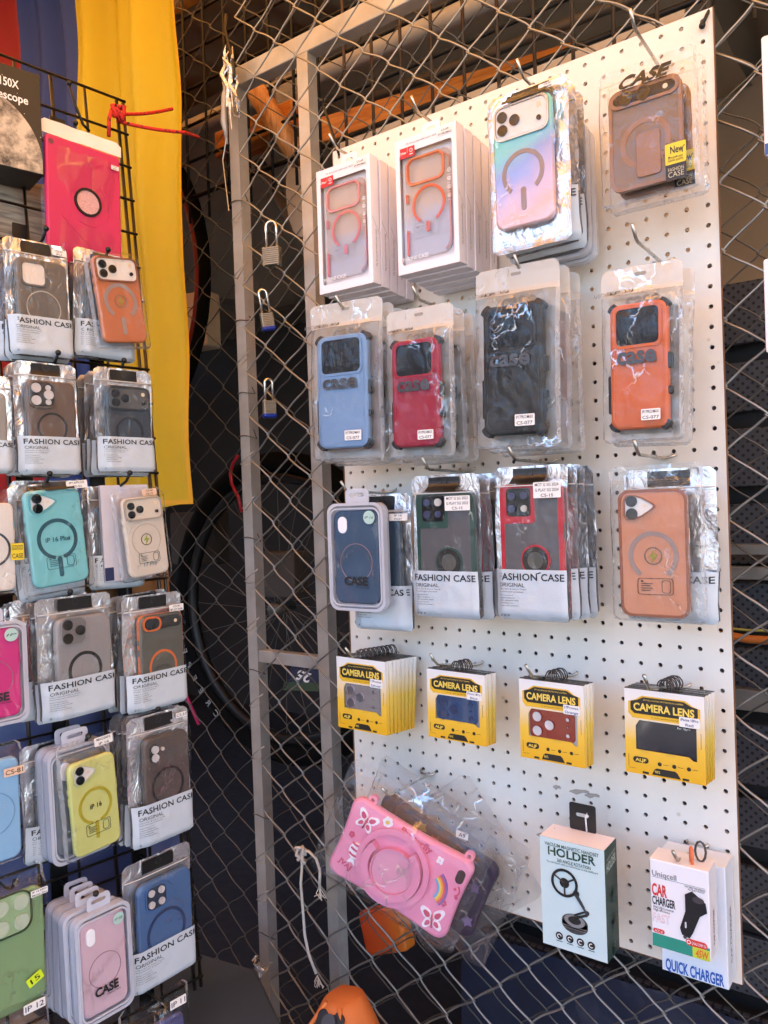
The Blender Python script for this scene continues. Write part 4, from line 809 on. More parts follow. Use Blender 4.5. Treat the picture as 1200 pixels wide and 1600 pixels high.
s = MB(); s.disc(.02 * W, -.2 * H, .1 * W, .001, .0011, 24, .035 * H); s.tube([(.0, -.18 * H, .0012), (.22 * W, -.12 * H, .0012)], .0016, 4); s.tube([(.02 * W, -.15 * H, .0012), (.2 * W, -.09 * H, .0012)], .0012, 4); s.tube([(.22 * W, -.11 * H, .0012), (.04 * W, .04 * H, .0012)], .0016, 4); s.tube([(.18 * W, -.06 * H, .0012), (.08 * W, .04 * H, .0012)], .001, 4); s.disc(.22 * W, -.1 * H, .035 * W, .001, .0013, 12); s.disc(.06 * W, .05 * H, .05 * W, .001, .0013, 12)
s.ring(-.12 * W, .12 * H, .17 * W, .21 * W, .001, .0014, n=32); s.disc(-.12 * W, .12 * H, .075 * W, .001, .0013, 16)
for a in (30, 150, 270): s.tube([(-.12 * W, .12 * H, .0012), (-.12 * W + .19 * W * math.cos(R(a)), .12 * H + .19 * W * math.sin(R(a)), .0012)], .0011, 4)
for i in range(4): s.disc((-.23 + i * .165) * W, -.385 * H, .058 * W, .0004, .0007, 18); s.box((-.28 + i * .165) * W, (-.18 + i * .165) * W, -.435 * H, -.43 * H, .0004, .0006)
s.build('printed_arm', P_((34, 36, 36), .4), b)
s = MB()
for i in range(4): s.ring((-.23 + i * .165) * W, -.385 * H, .022 * W, .034 * W, .0008, .0009, 20 * i, 260 + 20 * i, 12)
s.build('icon_print', INKW, b)
s = MB(); write(s, 'HOLDER', 0, 0, .011, 0, w=.032, bold=.03); write(s, 'MAGNETIC HANDSET', 0, .01, .003, 0, w=.03)
for i in range(3): stroke(s, rr(.012, .016, .002, 3, 0, -.04 - i * .035), .0007, 0, .0001); s.disc(0, -.04 - i * .035, .003, 0, .0001, 8)
s.v = [(W / 2 + .0008, y + .34 * H + x * .15, -D / 2 - x) for x, y, z in s.v]; s.build('side_print', mat('ink_sage', (168, 184, 176), .5), b)

# chargers
M, W, H = place(BOARD, (1033, 1132, 1345, 1530), .05, 0); QB = mat('charger_carton', (222, 228, 236), .35, var=.02); BLU = mat('ink_cobalt', (30, 92, 176), .5)
b = thing('charger_box', 'taller white box printed QUICK CHARGER behind the smaller one', 'box', M); D = .042
MB().slab([(-W / 2, -H / 2), (W / 2, -H / 2), (W / 2, H / 2), (-W / 2, H / 2)], -D, 0, .0012).build('carton', QB, b)
s = MB(); write(s, 'QUICK CHARGER', 0, -.435 * H, .0135, .0006, w=.88 * W, bold=.03); s.build('title', BLU, b)
s = MB(); write(s, 'CAR CHARGER', 0, 0, .007, 0, w=.07); s.v = [(W / 2 + .0005, x - .1 * H, -D * .45 + y) for x, y, z in s.v]; s.build('side_print', INKG, b)
M, W, H = place(BOARD, (1018, 1106, 1352, 1490), .1, 0)
b = thing('charger_box', 'white box printed CAR CHARGER with a black plug picture', 'box', M); D = .036
MB().slab([(-W / 2, -H / 2), (W / 2, -H / 2), (W / 2, H / 2), (-W / 2, H / 2)], -D, 0, .0012).build('carton', mat('charger_carton_white', (232, 230, 234), .35, var=.02), b)
TEAL = mat('ink_teal', (40, 140, 120), .5); MB().box(-W / 2 + .001, W / 2 - .001, -H / 2 + .001, -H / 2 + .0165, .0002, .0005).build('teal_strip', TEAL, b); MB().box(.2 * W, W / 2 - .001, -H / 2 + .001, -H / 2 + .0135, .0005, .0008).build('lime_patch', mat('ink_lime', (190, 206, 60), .5), b)
s = MB(); write(s, '45W', .36 * W, -H / 2 + .0072, .0085, .0011, w=.22 * W, bold=.03, shear=.2); s.build('watt_print', mat('ink_orange', (214, 110, 40), .5), b)
s = MB(); write(s, 'CAR', -.34 * W, .16 * H, .0135, .0006, align='c', w=.26 * W, bold=.03); s.build('red_title', mat('ink_red', (202, 48, 42), .5), b); MB().slab(rr(.2 * W, .05 * H, .025 * H, 4, -.37 * W, -.31 * H), .0003, .0006, .0001).build('red_badge', MATS['ink_red'], b); MB().slab(rr(.36 * W, .075 * H, .037 * H, 4, .27 * W, -.335 * H), .0003, .0006, .0001).build('red_badge', MATS['ink_red'], b)
s = MB(); write(s, 'ACC-45', -.37 * W, -.31 * H, .003, .0009, w=.14 * W); write(s, 'QUALCOMM 3.0', .31 * W, -.335 * H, .0034, .0009, w=.24 * W); s.ring(.14 * W, -.335 * H, .0016, .0024, .0007, .0009, n=12); s.build('pill_print', INKW, b)
s = MB(); write(s, 'CHARGER', -.27 * W, .035 * H, .0095, .0006, w=.4 * W, bold=.025); write(s, 'With USB Connector', -.28 * W, -.04 * H, .003, .0006, w=.36 * W); write(s, 'High efficiency', -.31 * W, -.07 * H, .003, .0006, w=.28 * W); write(s, 'HIGH SPEED TRANSMISSION', .27 * W, .28 * H, .0022, .0006, w=.34 * W); write(s, 'HIGH QUALITY PRODUCT', .29 * W, .255 * H, .0022, .0006, w=.28 * W); s.build('black_print', INK, b)
s = MB(); write(s, 'Uniqcell', -.25 * W, .345 * H, .0066, .0006, w=.42 * W); s.box(-.46 * W, .44 * W, .3 * H, .303 * H, .0004, .0006); s.build('brand_print', INKG, b)
s = MB(); write(s, 'FAST', -.32 * W, -.16 * H, .0105, .0006, w=.3 * W, bold=.012); s.build('fast_print', mat('ink_rose', (226, 150, 150), .5), b)
s = MB(); write(s, 'FAST', -.32 * W, -.16 * H, .0105, .0008, w=.3 * W, bold=-.01); s.build('fast_inner', MATS['charger_carton_white'], b)
s = MB(); s.prism([(.1 * W, .19 * H), (.22 * W, .24 * H), (.44 * W, .14 * H), (.46 * W, .04 * H), (.34 * W, -.02 * H), (.22 * W, -.22 * H), (.16 * W, -.29 * H), (.03 * W, -.27 * H), (.0 * W, -.2 * H), (.1 * W, .0)][::-1], .0003, .0012); s.build('printed_plug', P_((34, 32, 36), .35), b)
s = MB(); s.disc(.32 * W, .16 * H, .1 * W, .0013, .0015, 20, .035 * H); s.disc(.08 * W, -.29 * H, .03 * W, .0005, .0014, 10); s.build('plug_face', P_((70, 66, 72), .3), b)
s = MB(); s.slab(rr(.03 * W, .07 * H, .001, 2, .1 * W, -.15 * H), .0013, .0016, .0001); s.build('plug_contact', P_((200, 200, 205), .2), b)
s = MB(); write(s, 'CAR CHARGER', 0, 0, .005, 0, w=.042, bold=.02); s.v = [(W / 2 + .0005, x - .17 * H, -D * .45 + y) for x, y, z in s.v]; s.build('side_print', mat('ink_darkred', (120, 50, 50), .5), b)
MB().tube([(.012 + math.cos(a * .52) * .002, H / 2 + .008 + math.sin(a * .52) * .011, -.012 + math.cos(a * .52) * .004) for a in range(12)], .0019, 6, True).build('orange_tie', P_((230, 110, 60), .35), b, smooth=True)
MB().tube([(.02 + math.cos(a * .52) * .006, H / 2 + .012 + math.sin(a * .52) * .012, -.022) for a in range(12)], .0014, 6, True).build('grey_ring', P_((70, 70, 72), .3), b, smooth=True)

# pink tablet case in its bag
M, W, H = place(BOARD, (520, 735, 1262, 1440), .1, 12)
PNK = P_((232, 136, 172), .42); PNKD = P_((208, 70, 106), .45); PWH = P_((235, 232, 240), .4)
M, _, _ = place(BOARD, (626, 630, 1346, 1350), .105, 14, roll=-24, pitch=-3)
b = thing('tablet_case_bag', 'pink butterfly tablet case tilted in a clear bag below the cards', 'tablet case', M @ Matrix.Scale(.86, 4)); TW, TH = .238, .152
def pincushion(w, h, n=9, bow=.045):
    base = rr(w, h, .024, 6); out = []
    for i in range(len(base)):
        a, c_ = Vector(base[i]), Vector(base[(i + 1) % len(base)]); k = n if (a - c_).length > .03 else 1
        for j in range(k): out.append(tuple(a + (c_ - a) * j / k))
    def f(x, y): return (x * (1 - bow * (1 - (2 * y / h) ** 2)), y * (1 - bow * 1.6 * (1 - (2 * x / w) ** 2)))
    return [f(*p) for p in out]
c = MB().slab(pincushion(TW, TH), 0, .02, .006).build('tablet_case', PNK, b)
for pl in c.data.polygons: pl.use_smooth = len(pl.vertices) == 4
z = .02
for x in (-.085, .1): MB().ring(x, TH / 2 + .002, .0035, .0085, .004, .014, n=16).build('corner_loop', PNK, c)
MB().ring(-.008, -.003, .0555, .066, z - .002, z + .009, n=44).build('outer_ring', PNK, c); MB().disc(-.008, -.003, .0555, z - .002, z + .002, 44).build('stand_base', PNK, c)
MB().ring(-.008, -.003, .0405, .0535, z, z + .017, 150, 420, 40).build('stand_handle', PNK, c); MB().disc(-.004, -.008, .0375, z, z + .011, 36).build('stand_disc', P_((226, 146, 174), .35), c); MB().ring(-.004, -.008, .0378, .0402, z, z + .0135, 20, 300, 36).build('disc_rim', PNK, c)
def butterfly(cx, cy_, s, rot):
    o = bpy.data.objects.new('butterfly', None); col.objects.link(o); o.parent = c; o.location = (cx, cy_, 0); o.rotation_euler = (0, 0, R(rot))
    for sx in (-1, 1):
        for k, (ex, ey, a_, l_, w_) in enumerate(((.62, .5, 42, .62, .4), (.5, -.45, -48, .5, .33))):
            for kk, (sc_, m_, z0) in enumerate(((1, PWH, 0), (.58, PNKD, .0012))):
                f_ = .85 if kk else 1; pts = []
                for i in range(18):
                    t_ = 2 * math.pi * i / 18; u, v = l_ * sc_ * math.cos(t_), w_ * sc_ * math.sin(t_) * (1 + .12 * math.cos(3 * t_)); ca, sa = math.cos(R(a_)), math.sin(R(a_)); pts.append((sx * s * (ex * f_ + u * ca - v * sa), s * (ey * f_ + u * sa + v * ca)))
                MB().prism(pts if sx > 0 else pts[::-1], z - .002, z + .0018 + z0 + .0003 * k).build('wing' if kk == 0 else 'wing_centre', m_, o)
    MB().tube([(0, s * .45, z + .004), (0, 0, z + .0046), (0, -s * .7, z + .004)], .0014, 6).build('butterfly_body', PNKD, o, smooth=True)
    return o
butterfly(-.08, .042, .0175, -8); butterfly(.085, -.046, .0185, 18)
fl = MB()
for i in range(6): fl.disc(-.045 + .0055 * math.cos(i * 1.047), .061 + .0055 * math.sin(i * 1.047), .004, z - .001, z + .002, 10)
fl = fl.build('daisy', PWH, c); MB().disc(-.045, .061, .0035, z + .002, z + .0032, 12).build('daisy_centre', P_((220, 180, 40), .4), fl)
for k, cc in enumerate(((130, 90, 170), (226, 80, 90), (236, 150, 50), (236, 200, 70), (90, 170, 220))): MB().ring(.055, .0, .0335 - k * .0035, .037 - k * .0035, z - .001, z + .0025 - k * .0002, -30, 62, 16).build('rainbow_band', P_(cc, .4), c)
s = MB(); write(s, 'Butterfly', .012, .06, .011, z + .0016, w=.062, bold=.04, rot=-6); write(s, 'JVAJ', -.087, -.045, .009, z + .0012, w=.026, bold=.03, rot=-12); s.build('lettering', PNKD, c)
for x, y in ((-.095, .008), (.092, -.012)):
    s = MB(); [s.disc(x + .0035 * math.cos(i * 1.257), y + .0035 * math.sin(i * 1.257), .0024, z - .001, z + .0012, 8) for i in range(5)]; s.build('small_flower', PNKD, c)
s = MB(); s.ring(.098, .018, .009, .0115, z - .001, z + .001, -60, 60, 10); s.disc(.107, .008, .003, z - .001, z + .0012, 10); s.disc(.1, .02, .0025, z - .001, z + .0012, 10); s.build('swirl', PNKD, c)
s = MB(); [s.disc(.06 + .004 * math.cos(R(45 + i * 90)), .05 + .004 * math.sin(R(45 + i * 90)), .003, z - .001, z + .0015, 8) for i in range(4)]; s.build('clover', PWH, c)
eg = MB().disc(-.078, -.014, .012, z - .001, z + .003, 20, .0145).build('candy_egg', PWH, c)
for y in (-.022, -.012, -.003): MB().ring(-.078, y + .018, .017, .0205, z + .003, z + .0042, 240, 300, 8).build('egg_stripe', PNKD, eg)
MB().prism([(-.082, -.03), (-.074, -.03), (-.07, -.04), (-.078, -.036), (-.086, -.04)][::-1], z - .001, z + .002).build('egg_bow', PWH, eg)
MB().slab(rr(.014, .024, .0068, 6, .1, .043), z - .003, z + .001, .0004).build('camera_opening', P_((60, 34, 36), .3), c)
TB = film('tablet_bag_film', milk=.03, rgb=(220, 220, 225), scale=26, strength=.9, rough=.06, gloss=1.25)
P = Pillow(.285, .215, .024, 71, .05); P.box = (.008, -.008, TW / 2, TH / 2, .034, 0)
MB().sheet(P.back(), -.1425, .1425, -.1, .115, 24, 22).build('bag_back', TB, b, loc=(-.008, .008, -.001), smooth=True); MB().sheet(P.front(), -.1425, .1425, -.1, .115, 24, 22).build('bag_front', TB, b, loc=(-.008, .008, .002), smooth=True)
# the purple one behind it
M2, _, _ = place(BOARD, (670, 674, 1343, 1347), .055, 6, roll=-24)
b2 = thing('tablet_case_bag', 'dark purple tablet case with stars in a bag behind the pink one', 'tablet case', M2 @ Matrix.Scale(.88, 4)); PUR = P_((54, 42, 62), .45)
c2 = MB().slab(pincushion(TW, TH), 0, .018, .006).build('tablet_case', PUR, b2)
for x, y, cc in ((.0, .05, (210, 90, 100)), (.03, .045, (214, 160, 60)), (.07, .055, (120, 90, 150)), (.09, .02, (110, 84, 140)), (.1, -.04, (130, 110, 150)), (-.03, .058, (190, 160, 90))):
    pts = [((.011 if i % 2 == 0 else .006) * math.cos(i * .628), (.011 if i % 2 == 0 else .006) * math.sin(i * .628)) for i in range(10)]; MB().prism(pts, .017, .0205).build('star', P_(cc, .4), c2, loc=(x, y, 0), rot=(0, 0, x * 9))
P = Pillow(.3, .235, .022, 77, .05)
for nm, fn in (('bag_back', P.back()), ('bag_front', P.front())): MB().sheet(fn, -.15, .15, -.11, .125, 22, 20).build(nm, TB, b2, loc=(.0, .0, 0), smooth=True)
sticker(b2, ('A9',), .04, .092, .022, .012, .025, rot=16); sticker(b2, ('A9',), .062, .044, .022, .013, .028, rot=10)
M3 = shift(M2, x=.02, y=-.01, z=-.03, roll=-30)
P = Pillow(.2, .24, .01, 79, .05); b3 = thing('plastic_bag', 'empty crumpled clear bag hanging lowest behind the tablet cases', 'bag', M3)
MB().sheet(P.front(), -.1, .1, -.12, .12, 18, 20).build('bag_front', TB, b3, smooth=True); MB().sheet(P.back(), -.1, .1, -.12, .12, 18, 20).build('bag_back', TB, b3, smooth=True)

# ------------------------------------------------------------------ the wire rack at the side and what hangs on it
rk = thing('wire_rack', 'black wire display rack hung with phone case bags', 'rack')
def rackp(px, py): return on(RACK, px, py, 0)
WIRE = mat('rack_wire', (72, 66, 60), .35, .85, var=.3, vs_=40)
top = rackp(181.7, 157); bot = rackp(308, 1593); lenz = (top - bot).dot(RU)
def rp(s_, u, n=0.): return top + RH * s_ - RU * u + RACKN * n
sp = (rackp(182, 157) - rackp(131.7, 133)).dot(RH)
for k in range(12): MB().tube([rp(-k * sp, -.004 if k else .0), rp(-k * sp, lenz + .3)], .003 if k % 2 == 0 else .0024, 7).build('upright_wire', WIRE, rk, smooth=True)
MB().tube([rp(.012, -.0), rp(.012, lenz + .3)], .0028, 7).build('upright_wire', WIRE, rk, smooth=True)
pz = .058; k = 0
while k * pz < lenz + .28:
    MB().tube([rp(-11.5 * sp, k * pz, .005), rp(.014, k * pz, .005)], .0022, 6).build('cross_wire', WIRE, rk, smooth=True)
    if k * pz > .75: MB().tube([rp(-11.5 * sp, k * pz + .03, .005), rp(.014, k * pz + .03, .005)], .002, 6).build('cross_wire', WIRE, rk, smooth=True)
    k += 1
def rack_hook(px, py, label, L=.085):
    """black wire hook with a ball end, its ball at the pixel"""
    e = on(RACK, px, py, L); t = thing('rack_hook', label, 'hook', Matrix.Translation(e), 'black ball-end rack hooks'); n = RN * 1.
    MB().tube([(0, 0, 0), tuple(-n * .012 - Vector((0, 0, .012))), tuple(-n * .03 - Vector((0, 0, .018))), tuple(-n * L - Vector((0, 0, .018)))], .0022, 7).build('rod', BLACKP, t, smooth=True)
    MB().sphere((0, 0, 0), .0042).build('ball_end', BLACKP, t, smooth=True)
    q = -n * (L + .004); a = RH * .012; m = MB(); m.loft([[q + a + Vector((0, 0, .03)), q - a + Vector((0, 0, .03)), q - a - Vector((0, 0, .045)), q + a - Vector((0, 0, .045))], [q + a + n * .003 + Vector((0, 0, .03)), q - a + n * .003 + Vector((0, 0, .03)), q - a + n * .003 - Vector((0, 0, .045)), q + a + n * .003 - Vector((0, 0, .045))]]); m.build('clip_plate', BLACKP, t)
def rk_place(q, out=.06, yaw=0, roll=0): return place(RACK, q, out, yaw, roll)
BLKR = mat('ring_black', (34, 32, 32), .4)
def behind(M, W, H, n, desc, body=None, step=.016):
    for k in range(n):
        fashion_bag(('silver zip bag directly behind the ' if k == 0 else '%s silver zip bag behind the ' % ORD[k - 1]) + desc, shift(M, x=random.uniform(-.004, .003), y=random.uniform(-.006, .001), z=-step * (k + 1), roll=random.uniform(-2.5, 2.5), yaw=random.uniform(-3, 3)), W, H, detail=k == 0, body=P_(random.choice(((60, 60, 66), (150, 130, 130), (90, 96, 104), (110, 60, 60)))), seed=random.uniform(0, 99))
WL = plastic((206, 200, 198), .4)
# row of hooks 1
M, W, H = rk_place((11, 109, 378, 558), .07, roll=1); rack_hook(72, 357, 'black rack hook holding the grey square-window case')
fashion_bag('silver zip bag with smoky grey case and white foam camera window', M, W, H, {'body': P_((104, 97, 90), .5), 'cam': {'kind': 'hole', 'plate': FOAM}, 'ring': {'m': mat('ring_silver', (185, 180, 172), .3, .6), 'r': .34, 'wd': .022, 'gap': 40}, 'w': .8}, 81, (('CS-77', 'IP16'), (.36, .43), (.24, .05)))
behind(M, W, H, 2, 'smoky grey case')
M, W, H = rk_place((140, 226, 396, 545), .085, roll=7); rack_hook(169, 390, 'black rack hook holding the copper orange case', .1)
clear_bag('clear bag with copper orange case and three black lenses', M, W, H, {'body': plastic((196, 106, 58), .22, coat=.4), 'w': .8, 'h': .88, 'y': -.0, 'cam': {'kind': 'bar', 'plate': PLW, 'rim': P_((150, 84, 56), .25)}, 'ring': {'m': RINGG, 'r': .37, 'wd': .08, 'y': -.02, 'gap': 70, 'stem': 1, 'sd': 1.35}, 'bolt': mat('bolt_olive', (150, 140, 40), .5)}, 83)
M, W, H = rk_place((124, 208, 392, 558), .062); behind(shift(M, z=.016), W * 1.1, H, 3, 'copper orange case')
# row 2
M, W, H = rk_place((25, 123, 567, 742), .07, roll=0); rack_hook(91, 551, 'black rack hook holding the brown five-lens case')
fashion_bag('silver zip bag with brown translucent case and five white lenses', M, W, H, {'body': P_((104, 84, 72), .35), 'cam': {'kind': 'square', 'n': 5, 'plate': P_((52, 48, 48), .4), 'lens': WL, 's': .5, 'at': (-.2, .34)}, 'ring': {'m': BLKR, 'r': .31, 'wd': .045}, 'w': .78}, 85)
behind(M, W, H, 2, 'brown five-lens case')
M, W, H = rk_place((150, 239, 577, 738), .07); rack_hook(194, 563, 'black rack hook holding the slate case above the cream one')
fashion_bag('silver zip bag with dark slate blue case and dark lenses', M, W, H, {'body': P_((58, 68, 78), .4), 'cam': {'kind': 'bar', 'plate': P_((84, 84, 84), .3), 'rim': P_((44, 52, 62), .4)}, 'ring': {'m': P_((38, 44, 52), .4), 'r': .31, 'wd': .05, 'y': -.05}, 'w': .78}, 87)
behind(M, W, H, 3, 'dark slate blue case')
M, W, H = rk_place((-75, 20, 585, 740), .07); fashion_bag('silver zip bag cut off beside the brown five-lens case', M, W, H, None, 88, body=P_((150, 140, 130)))
# row 3
M, W, H = rk_place((28, 141, 752, 926), .075, roll=5); rack_hook(78, 740, 'black rack hook holding the teal case')
TEALC = plastic((112, 196, 202), .25, coat=.3); TD = P_((32, 84, 98), .35)
clear_bag('clear bag with teal case lettered iP 16 Plus', M, W, H, {'body': TEALC, 'w': .78, 'h': .86, 'x': -.0, 'y': -.0, 'cam': {'kind': 'diag', 'plate': PLW, 'rim': P_((90, 176, 184), .25)}, 'ring': {'m': TD, 'r': .36, 'wd': .065, 'y': -.02, 'gap': 26, 'stem': 1, 'sd': 1.35, 'sx': .0}, 'foot': -.26, 'lettering': {'m': TD, 't': (('iP 16 Plus', 0, -.02, .0062, {'bold': .02}),)}}, 91, (-.1, .3, .42, .49, TAB), (('IP16PLUS', 'CS-52'), (.34, .45), (.3, .07)))
behind(shift(M, roll=-4), W * .95, H * 1.04, 2, 'teal case')
M, W, H = rk_place((180, 257, 762, 906), .075, roll=5); rack_hook(203, 739, 'black rack hook holding the cream case', .1)
clear_bag('clear bag with cream case and green bolt mark', M, W, H, {'body': P_((208, 194, 176), .4), 'w': .82, 'h': .86, 'x': .05, 'y': -.03, 'cam': {'kind': 'bar', 'plate': P_((214, 200, 180), .35), 'rim': P_((170, 156, 140), .3)}, 'ring': {'m': mat('ring_cream', (186, 172, 152), .5), 'r': .36, 'wd': .02, 'y': -.04, 'gap': 50}, 'foot': -.27, 'lettering': {'m': TD, 't': (('17 Pro', 0.02, -.35, .006, {'shear': .3}),)}, 'bolt': mat('bolt_green', (150, 170, 40), .5)}, 93, None, (('CS-81', 'CS-77'), (.22, .44), (.3, .07), mat('label_peach', (226, 190, 160), .6)))
b = thing('carton_sleeve', 'thin grey-white carton sleeve behind the cream case bag', 'sleeve', shift(M, x=-.014, y=.004, z=-.012, roll=-4)); MB().slab(rr(W * .95, H * 1.03, .002), -.008, 0, .001).build('carton', mat('sleeve_lilac', (198, 196, 206), .5), b); MB().box(-W * .47, -W * .3, -H * .5, -H * .36, 0, .0004).build('navy_print', P_((32, 44, 92), .5), b)
behind(shift(M, roll=-5, z=-.014, x=-.02), W * 1.12, H * 1.1, 2, 'cream case')
M, W, H = rk_place((-65, 30, 765, 930), .075); clear_bag('clear bag with white ring case and yellow sticker at the photo edge', M, W, H, {'body': P_((222, 212, 202), .35), 'w': .78, 'h': .84, 'ring': {'m': P_((60, 58, 66), .3), 'r': .4, 'wd': .05}}, 95, None, (('GOOD', 'CASE'), (.4, -.1), (.22, .16), MATS['sticker_yellow']))
# row 4
M, W, H = rk_place((62, 177, 930, 1118), .08, yaw=6); rack_hook(110, 925, 'black rack hook holding the smoke case with dark ring')
fashion_bag('silver zip bag with clear smoke case and dark ring', M, W, H, {'body': plastic((146, 142, 142), .3), 'cam': {'kind': 'square', 'n': 3, 'plate': P_((120, 116, 116), .3), 's': .44}, 'ring': {'m': BLKR, 'r': .31, 'wd': .055, 'y': -.06}, 'w': .74, 'x': .06}, 97)
behind(M, W, H, 1, 'smoke case with dark ring')
for k, cc in enumerate(((150, 40, 44), (60, 60, 70), (84, 44, 70))): fashion_bag('silver bag with %s case behind the smoke case' % ('red', 'grey', 'plum')[k], shift(M, x=-.012, y=-.004 * k, z=-.034 - .017 * k, roll=2 - k, yaw=-6), W, H, body=P_(cc), seed=101 + k, detail=False)
M, W, H = rk_place((195, 286, 928, 1106), .08, yaw=6); rack_hook(240, 926, 'black rack hook holding the orange-trimmed case')
ORG = P_((222, 104, 44), .35)
b = fashion_bag('silver zip bag with grey case trimmed in orange', M, W, H, {'body': P_((92, 92, 84), .35), 'cam': {'kind': 'hpill', 'plate': P_((54, 54, 52), .35), 'xs': (-.3,)}, 'ring': {'m': ORG, 'r': .32, 'wd': .045, 'y': -.08}, 'lettering': {'m': INK, 't': (('iP 17 Air', 0, -.08, .005, {}),)}, 'w': .74, 'x': .08}, 105, (('CS-81', 'iP 17 AIR'), (.34, .36), (.25, .06)))
c = [o for o in b.children if o.name.startswith('phone_case')][0]; cw, ch = .74 * W, .8 * H
f = MB(); stroke(f, rr(cw * 1.01, ch * 1.005, cw * .15), .003, .002, .0075); stroke(f, rr(.42 * cw, .16 * ch, .02, 4, -.24 * cw, .4 * ch), .0026, .0095, .0125); f.build('orange_trim', ORG, c)
behind(M, W, H, 3, 'orange-trimmed case')
M, W, H = rk_place((-72, 38, 958, 1126), .085); blister('magenta case in a blister pack cut off at the photo edge', M, W, H * 1.1, P_((222, 44, 128), .35), rnd='IP')
# row 5
M, W, H = rk_place((96, 184, 1150, 1334), .085, yaw=4, roll=3); rack_hook(138, 1150, 'black rack hook holding the lime case')
LIME = plastic((204, 208, 112), .25, coat=.3); OLV = P_((176, 164, 30), .35)
clear_bag('clear bag with lime yellow case lettered iP 16', M, W, H, {'body': LIME, 'w': .8, 'h': .8, 'x': .02, 'y': -.07, 'cam': {'kind': 'diag', 'plate': PLW, 'rim': P_((196, 196, 150), .3)}, 'ring': {'m': OLV, 'r': .36, 'wd': .06, 'y': -.01, 'gap': 30, 'stem': 1, 'sd': 1.35}, 'foot': -.25, 'lettering': {'m': INK, 't': (('iP 16', 0, -.01, .006, {'bold': .02}),)}}, 107, None, (('MAGSAFE', 'IP 16'), (.3, .43), (.32, .075)))
for k in range(2): blister('%s pale blister tray behind the lime case' % ('nearest', 'farther')[k], shift(M, x=-.008, y=.004, z=-.02 - .018 * k, roll=-2), W * 1.05, H * 1.1, P_((120, 130, 140)))
fashion_bag('silver zip bag at the back of the lime case hook', shift(M, x=-.022, y=-.006, z=-.05, roll=-3), W * 1.1, H, body=P_((70, 84, 96)), seed=109)
M, W, H = rk_place((204, 296, 1112, 1312), .085, yaw=4); rack_hook(247, 1108, 'black rack hook holding the brown two-lens case')
fashion_bag('silver zip bag with dark brown case and two pale lenses', M, W, H, {'body': P_((88, 76, 70), .4), 'cam': {'kind': 'pill', 'plate': P_((40, 38, 38), .4), 'lens': WL}, 'ring': {'m': BLKR, 'r': .36, 'wd': .05, 'y': 0}, 'w': .74, 'x': .06}, 111, (('CS-51',), (.36, .44), (.18, .04)))
behind(M, W, H, 3, 'dark brown two-lens case')
M, W, H = rk_place((-70, 36, 1165, 1352), .085); clear_bag('clear bag with light blue case and orange sticker at the photo edge', M, W, H, {'body': P_((132, 184, 224), .35), 'w': .82, 'h': .86, 'ring': {'m': P_((108, 156, 196), .4), 'r': .4, 'wd': .02}}, 113, None, (('CS-81',), (.3, .27), (.3, .07), MATS['label_peach']))
# row 6
M, W, H = rk_place((-48, 68, 1362, 1588), .09, yaw=2); rack_hook(24, 1378, 'black rack hook holding the green case')
GRN = P_((128, 164, 108), .4)
clear_bag('clear bag with sage green case and lime price tag', M, W, H, {'body': GRN, 'w': .9, 'h': .82, 'y': -.06, 'cam': {'kind': 'square', 'n': 4, 'plate': P_((150, 182, 130), .35), 'rim': P_((60, 78, 52), .3), 'lens': P_((186, 200, 170), .3), 's': .56, 'at': (.02, .34)}}, 115, None, (('IP 12 PRO', 'Matte 2in1'), (.36, .32), (.22, .045)))
sticker([o for o in bpy.data.objects if o.name.startswith('clear_case_bag') and o.get('label', '').startswith('clear bag with sage')][0], ('15',), .27 * W, -.28 * H, .02, .012, .0165, m=mat('tag_lime', (206, 232, 40), .4), rot=22)
M, W, H = rk_place((116, 196, 1392, 1586), .095, yaw=2, roll=1); rack_hook(150, 1396, 'black rack hook holding the pink blister pack', .11)
blister('pale pink case in a blister pack, front one on its hook', M, W, H, P_((214, 178, 190), .4), hole='hpill' if 0 else 'pill', rnd='IP SE')
for k in range(3): blister('%s blister tray behind the pale pink one' % ORD[k], shift(M, x=-.006, y=.003, z=-.019 * (k + 1), roll=-1.5 * k), W, H, P_(((170, 190, 215), (150, 176, 205), (140, 160, 190))[k]))
M, W, H = rk_place((200, 298, 1332, 1532), .085, yaw=4)
fashion_bag('silver zip bag with denim blue case hanging lowest', M, W, H, {'body': P_((70, 106, 156), .4), 'cam': {'kind': 'square', 'n': 4, 'plate': P_((50, 60, 80), .4), 'lens': WL, 's': .36, 'lr': .8, 'at': (-.18, .34)}, 'ring': {'m': P_((44, 68, 108), .4), 'r': .36, 'wd': .05, 'y': -.04}, 'w': .8, 'x': .04}, 117)
rack_hook(250, 1335, 'black rack hook holding the denim blue case', .06)
# row 7, cut by the frame
M, W, H = rk_place((196, 292, 1552, 1760), .09); clear_bag('clear bag with IP 11 label cut off by the photo bottom', M, W, H, {'body': P_((84, 84, 130), .4), 'w': .76, 'h': .8, 'y': -.1, 'cam': {'kind': 'square', 'n': 3, 'plate': P_((60, 60, 96), .4)}}, 119, None, (('IP 11',), (.3, .38), (.24, .07))); rack_hook(277, 1566, 'black rack hook holding the IP 11 bag')
M, W, H = rk_place((-30, 74, 1572, 1790), .09); clear_bag('clear bag with IP 12 label cut off by the photo corner', M, W, H, {'body': P_((100, 100, 104), .4), 'w': .76, 'h': .8, 'y': -.1}, 121, None, (('IP 12',), (.3, .44), (.3, .07)))

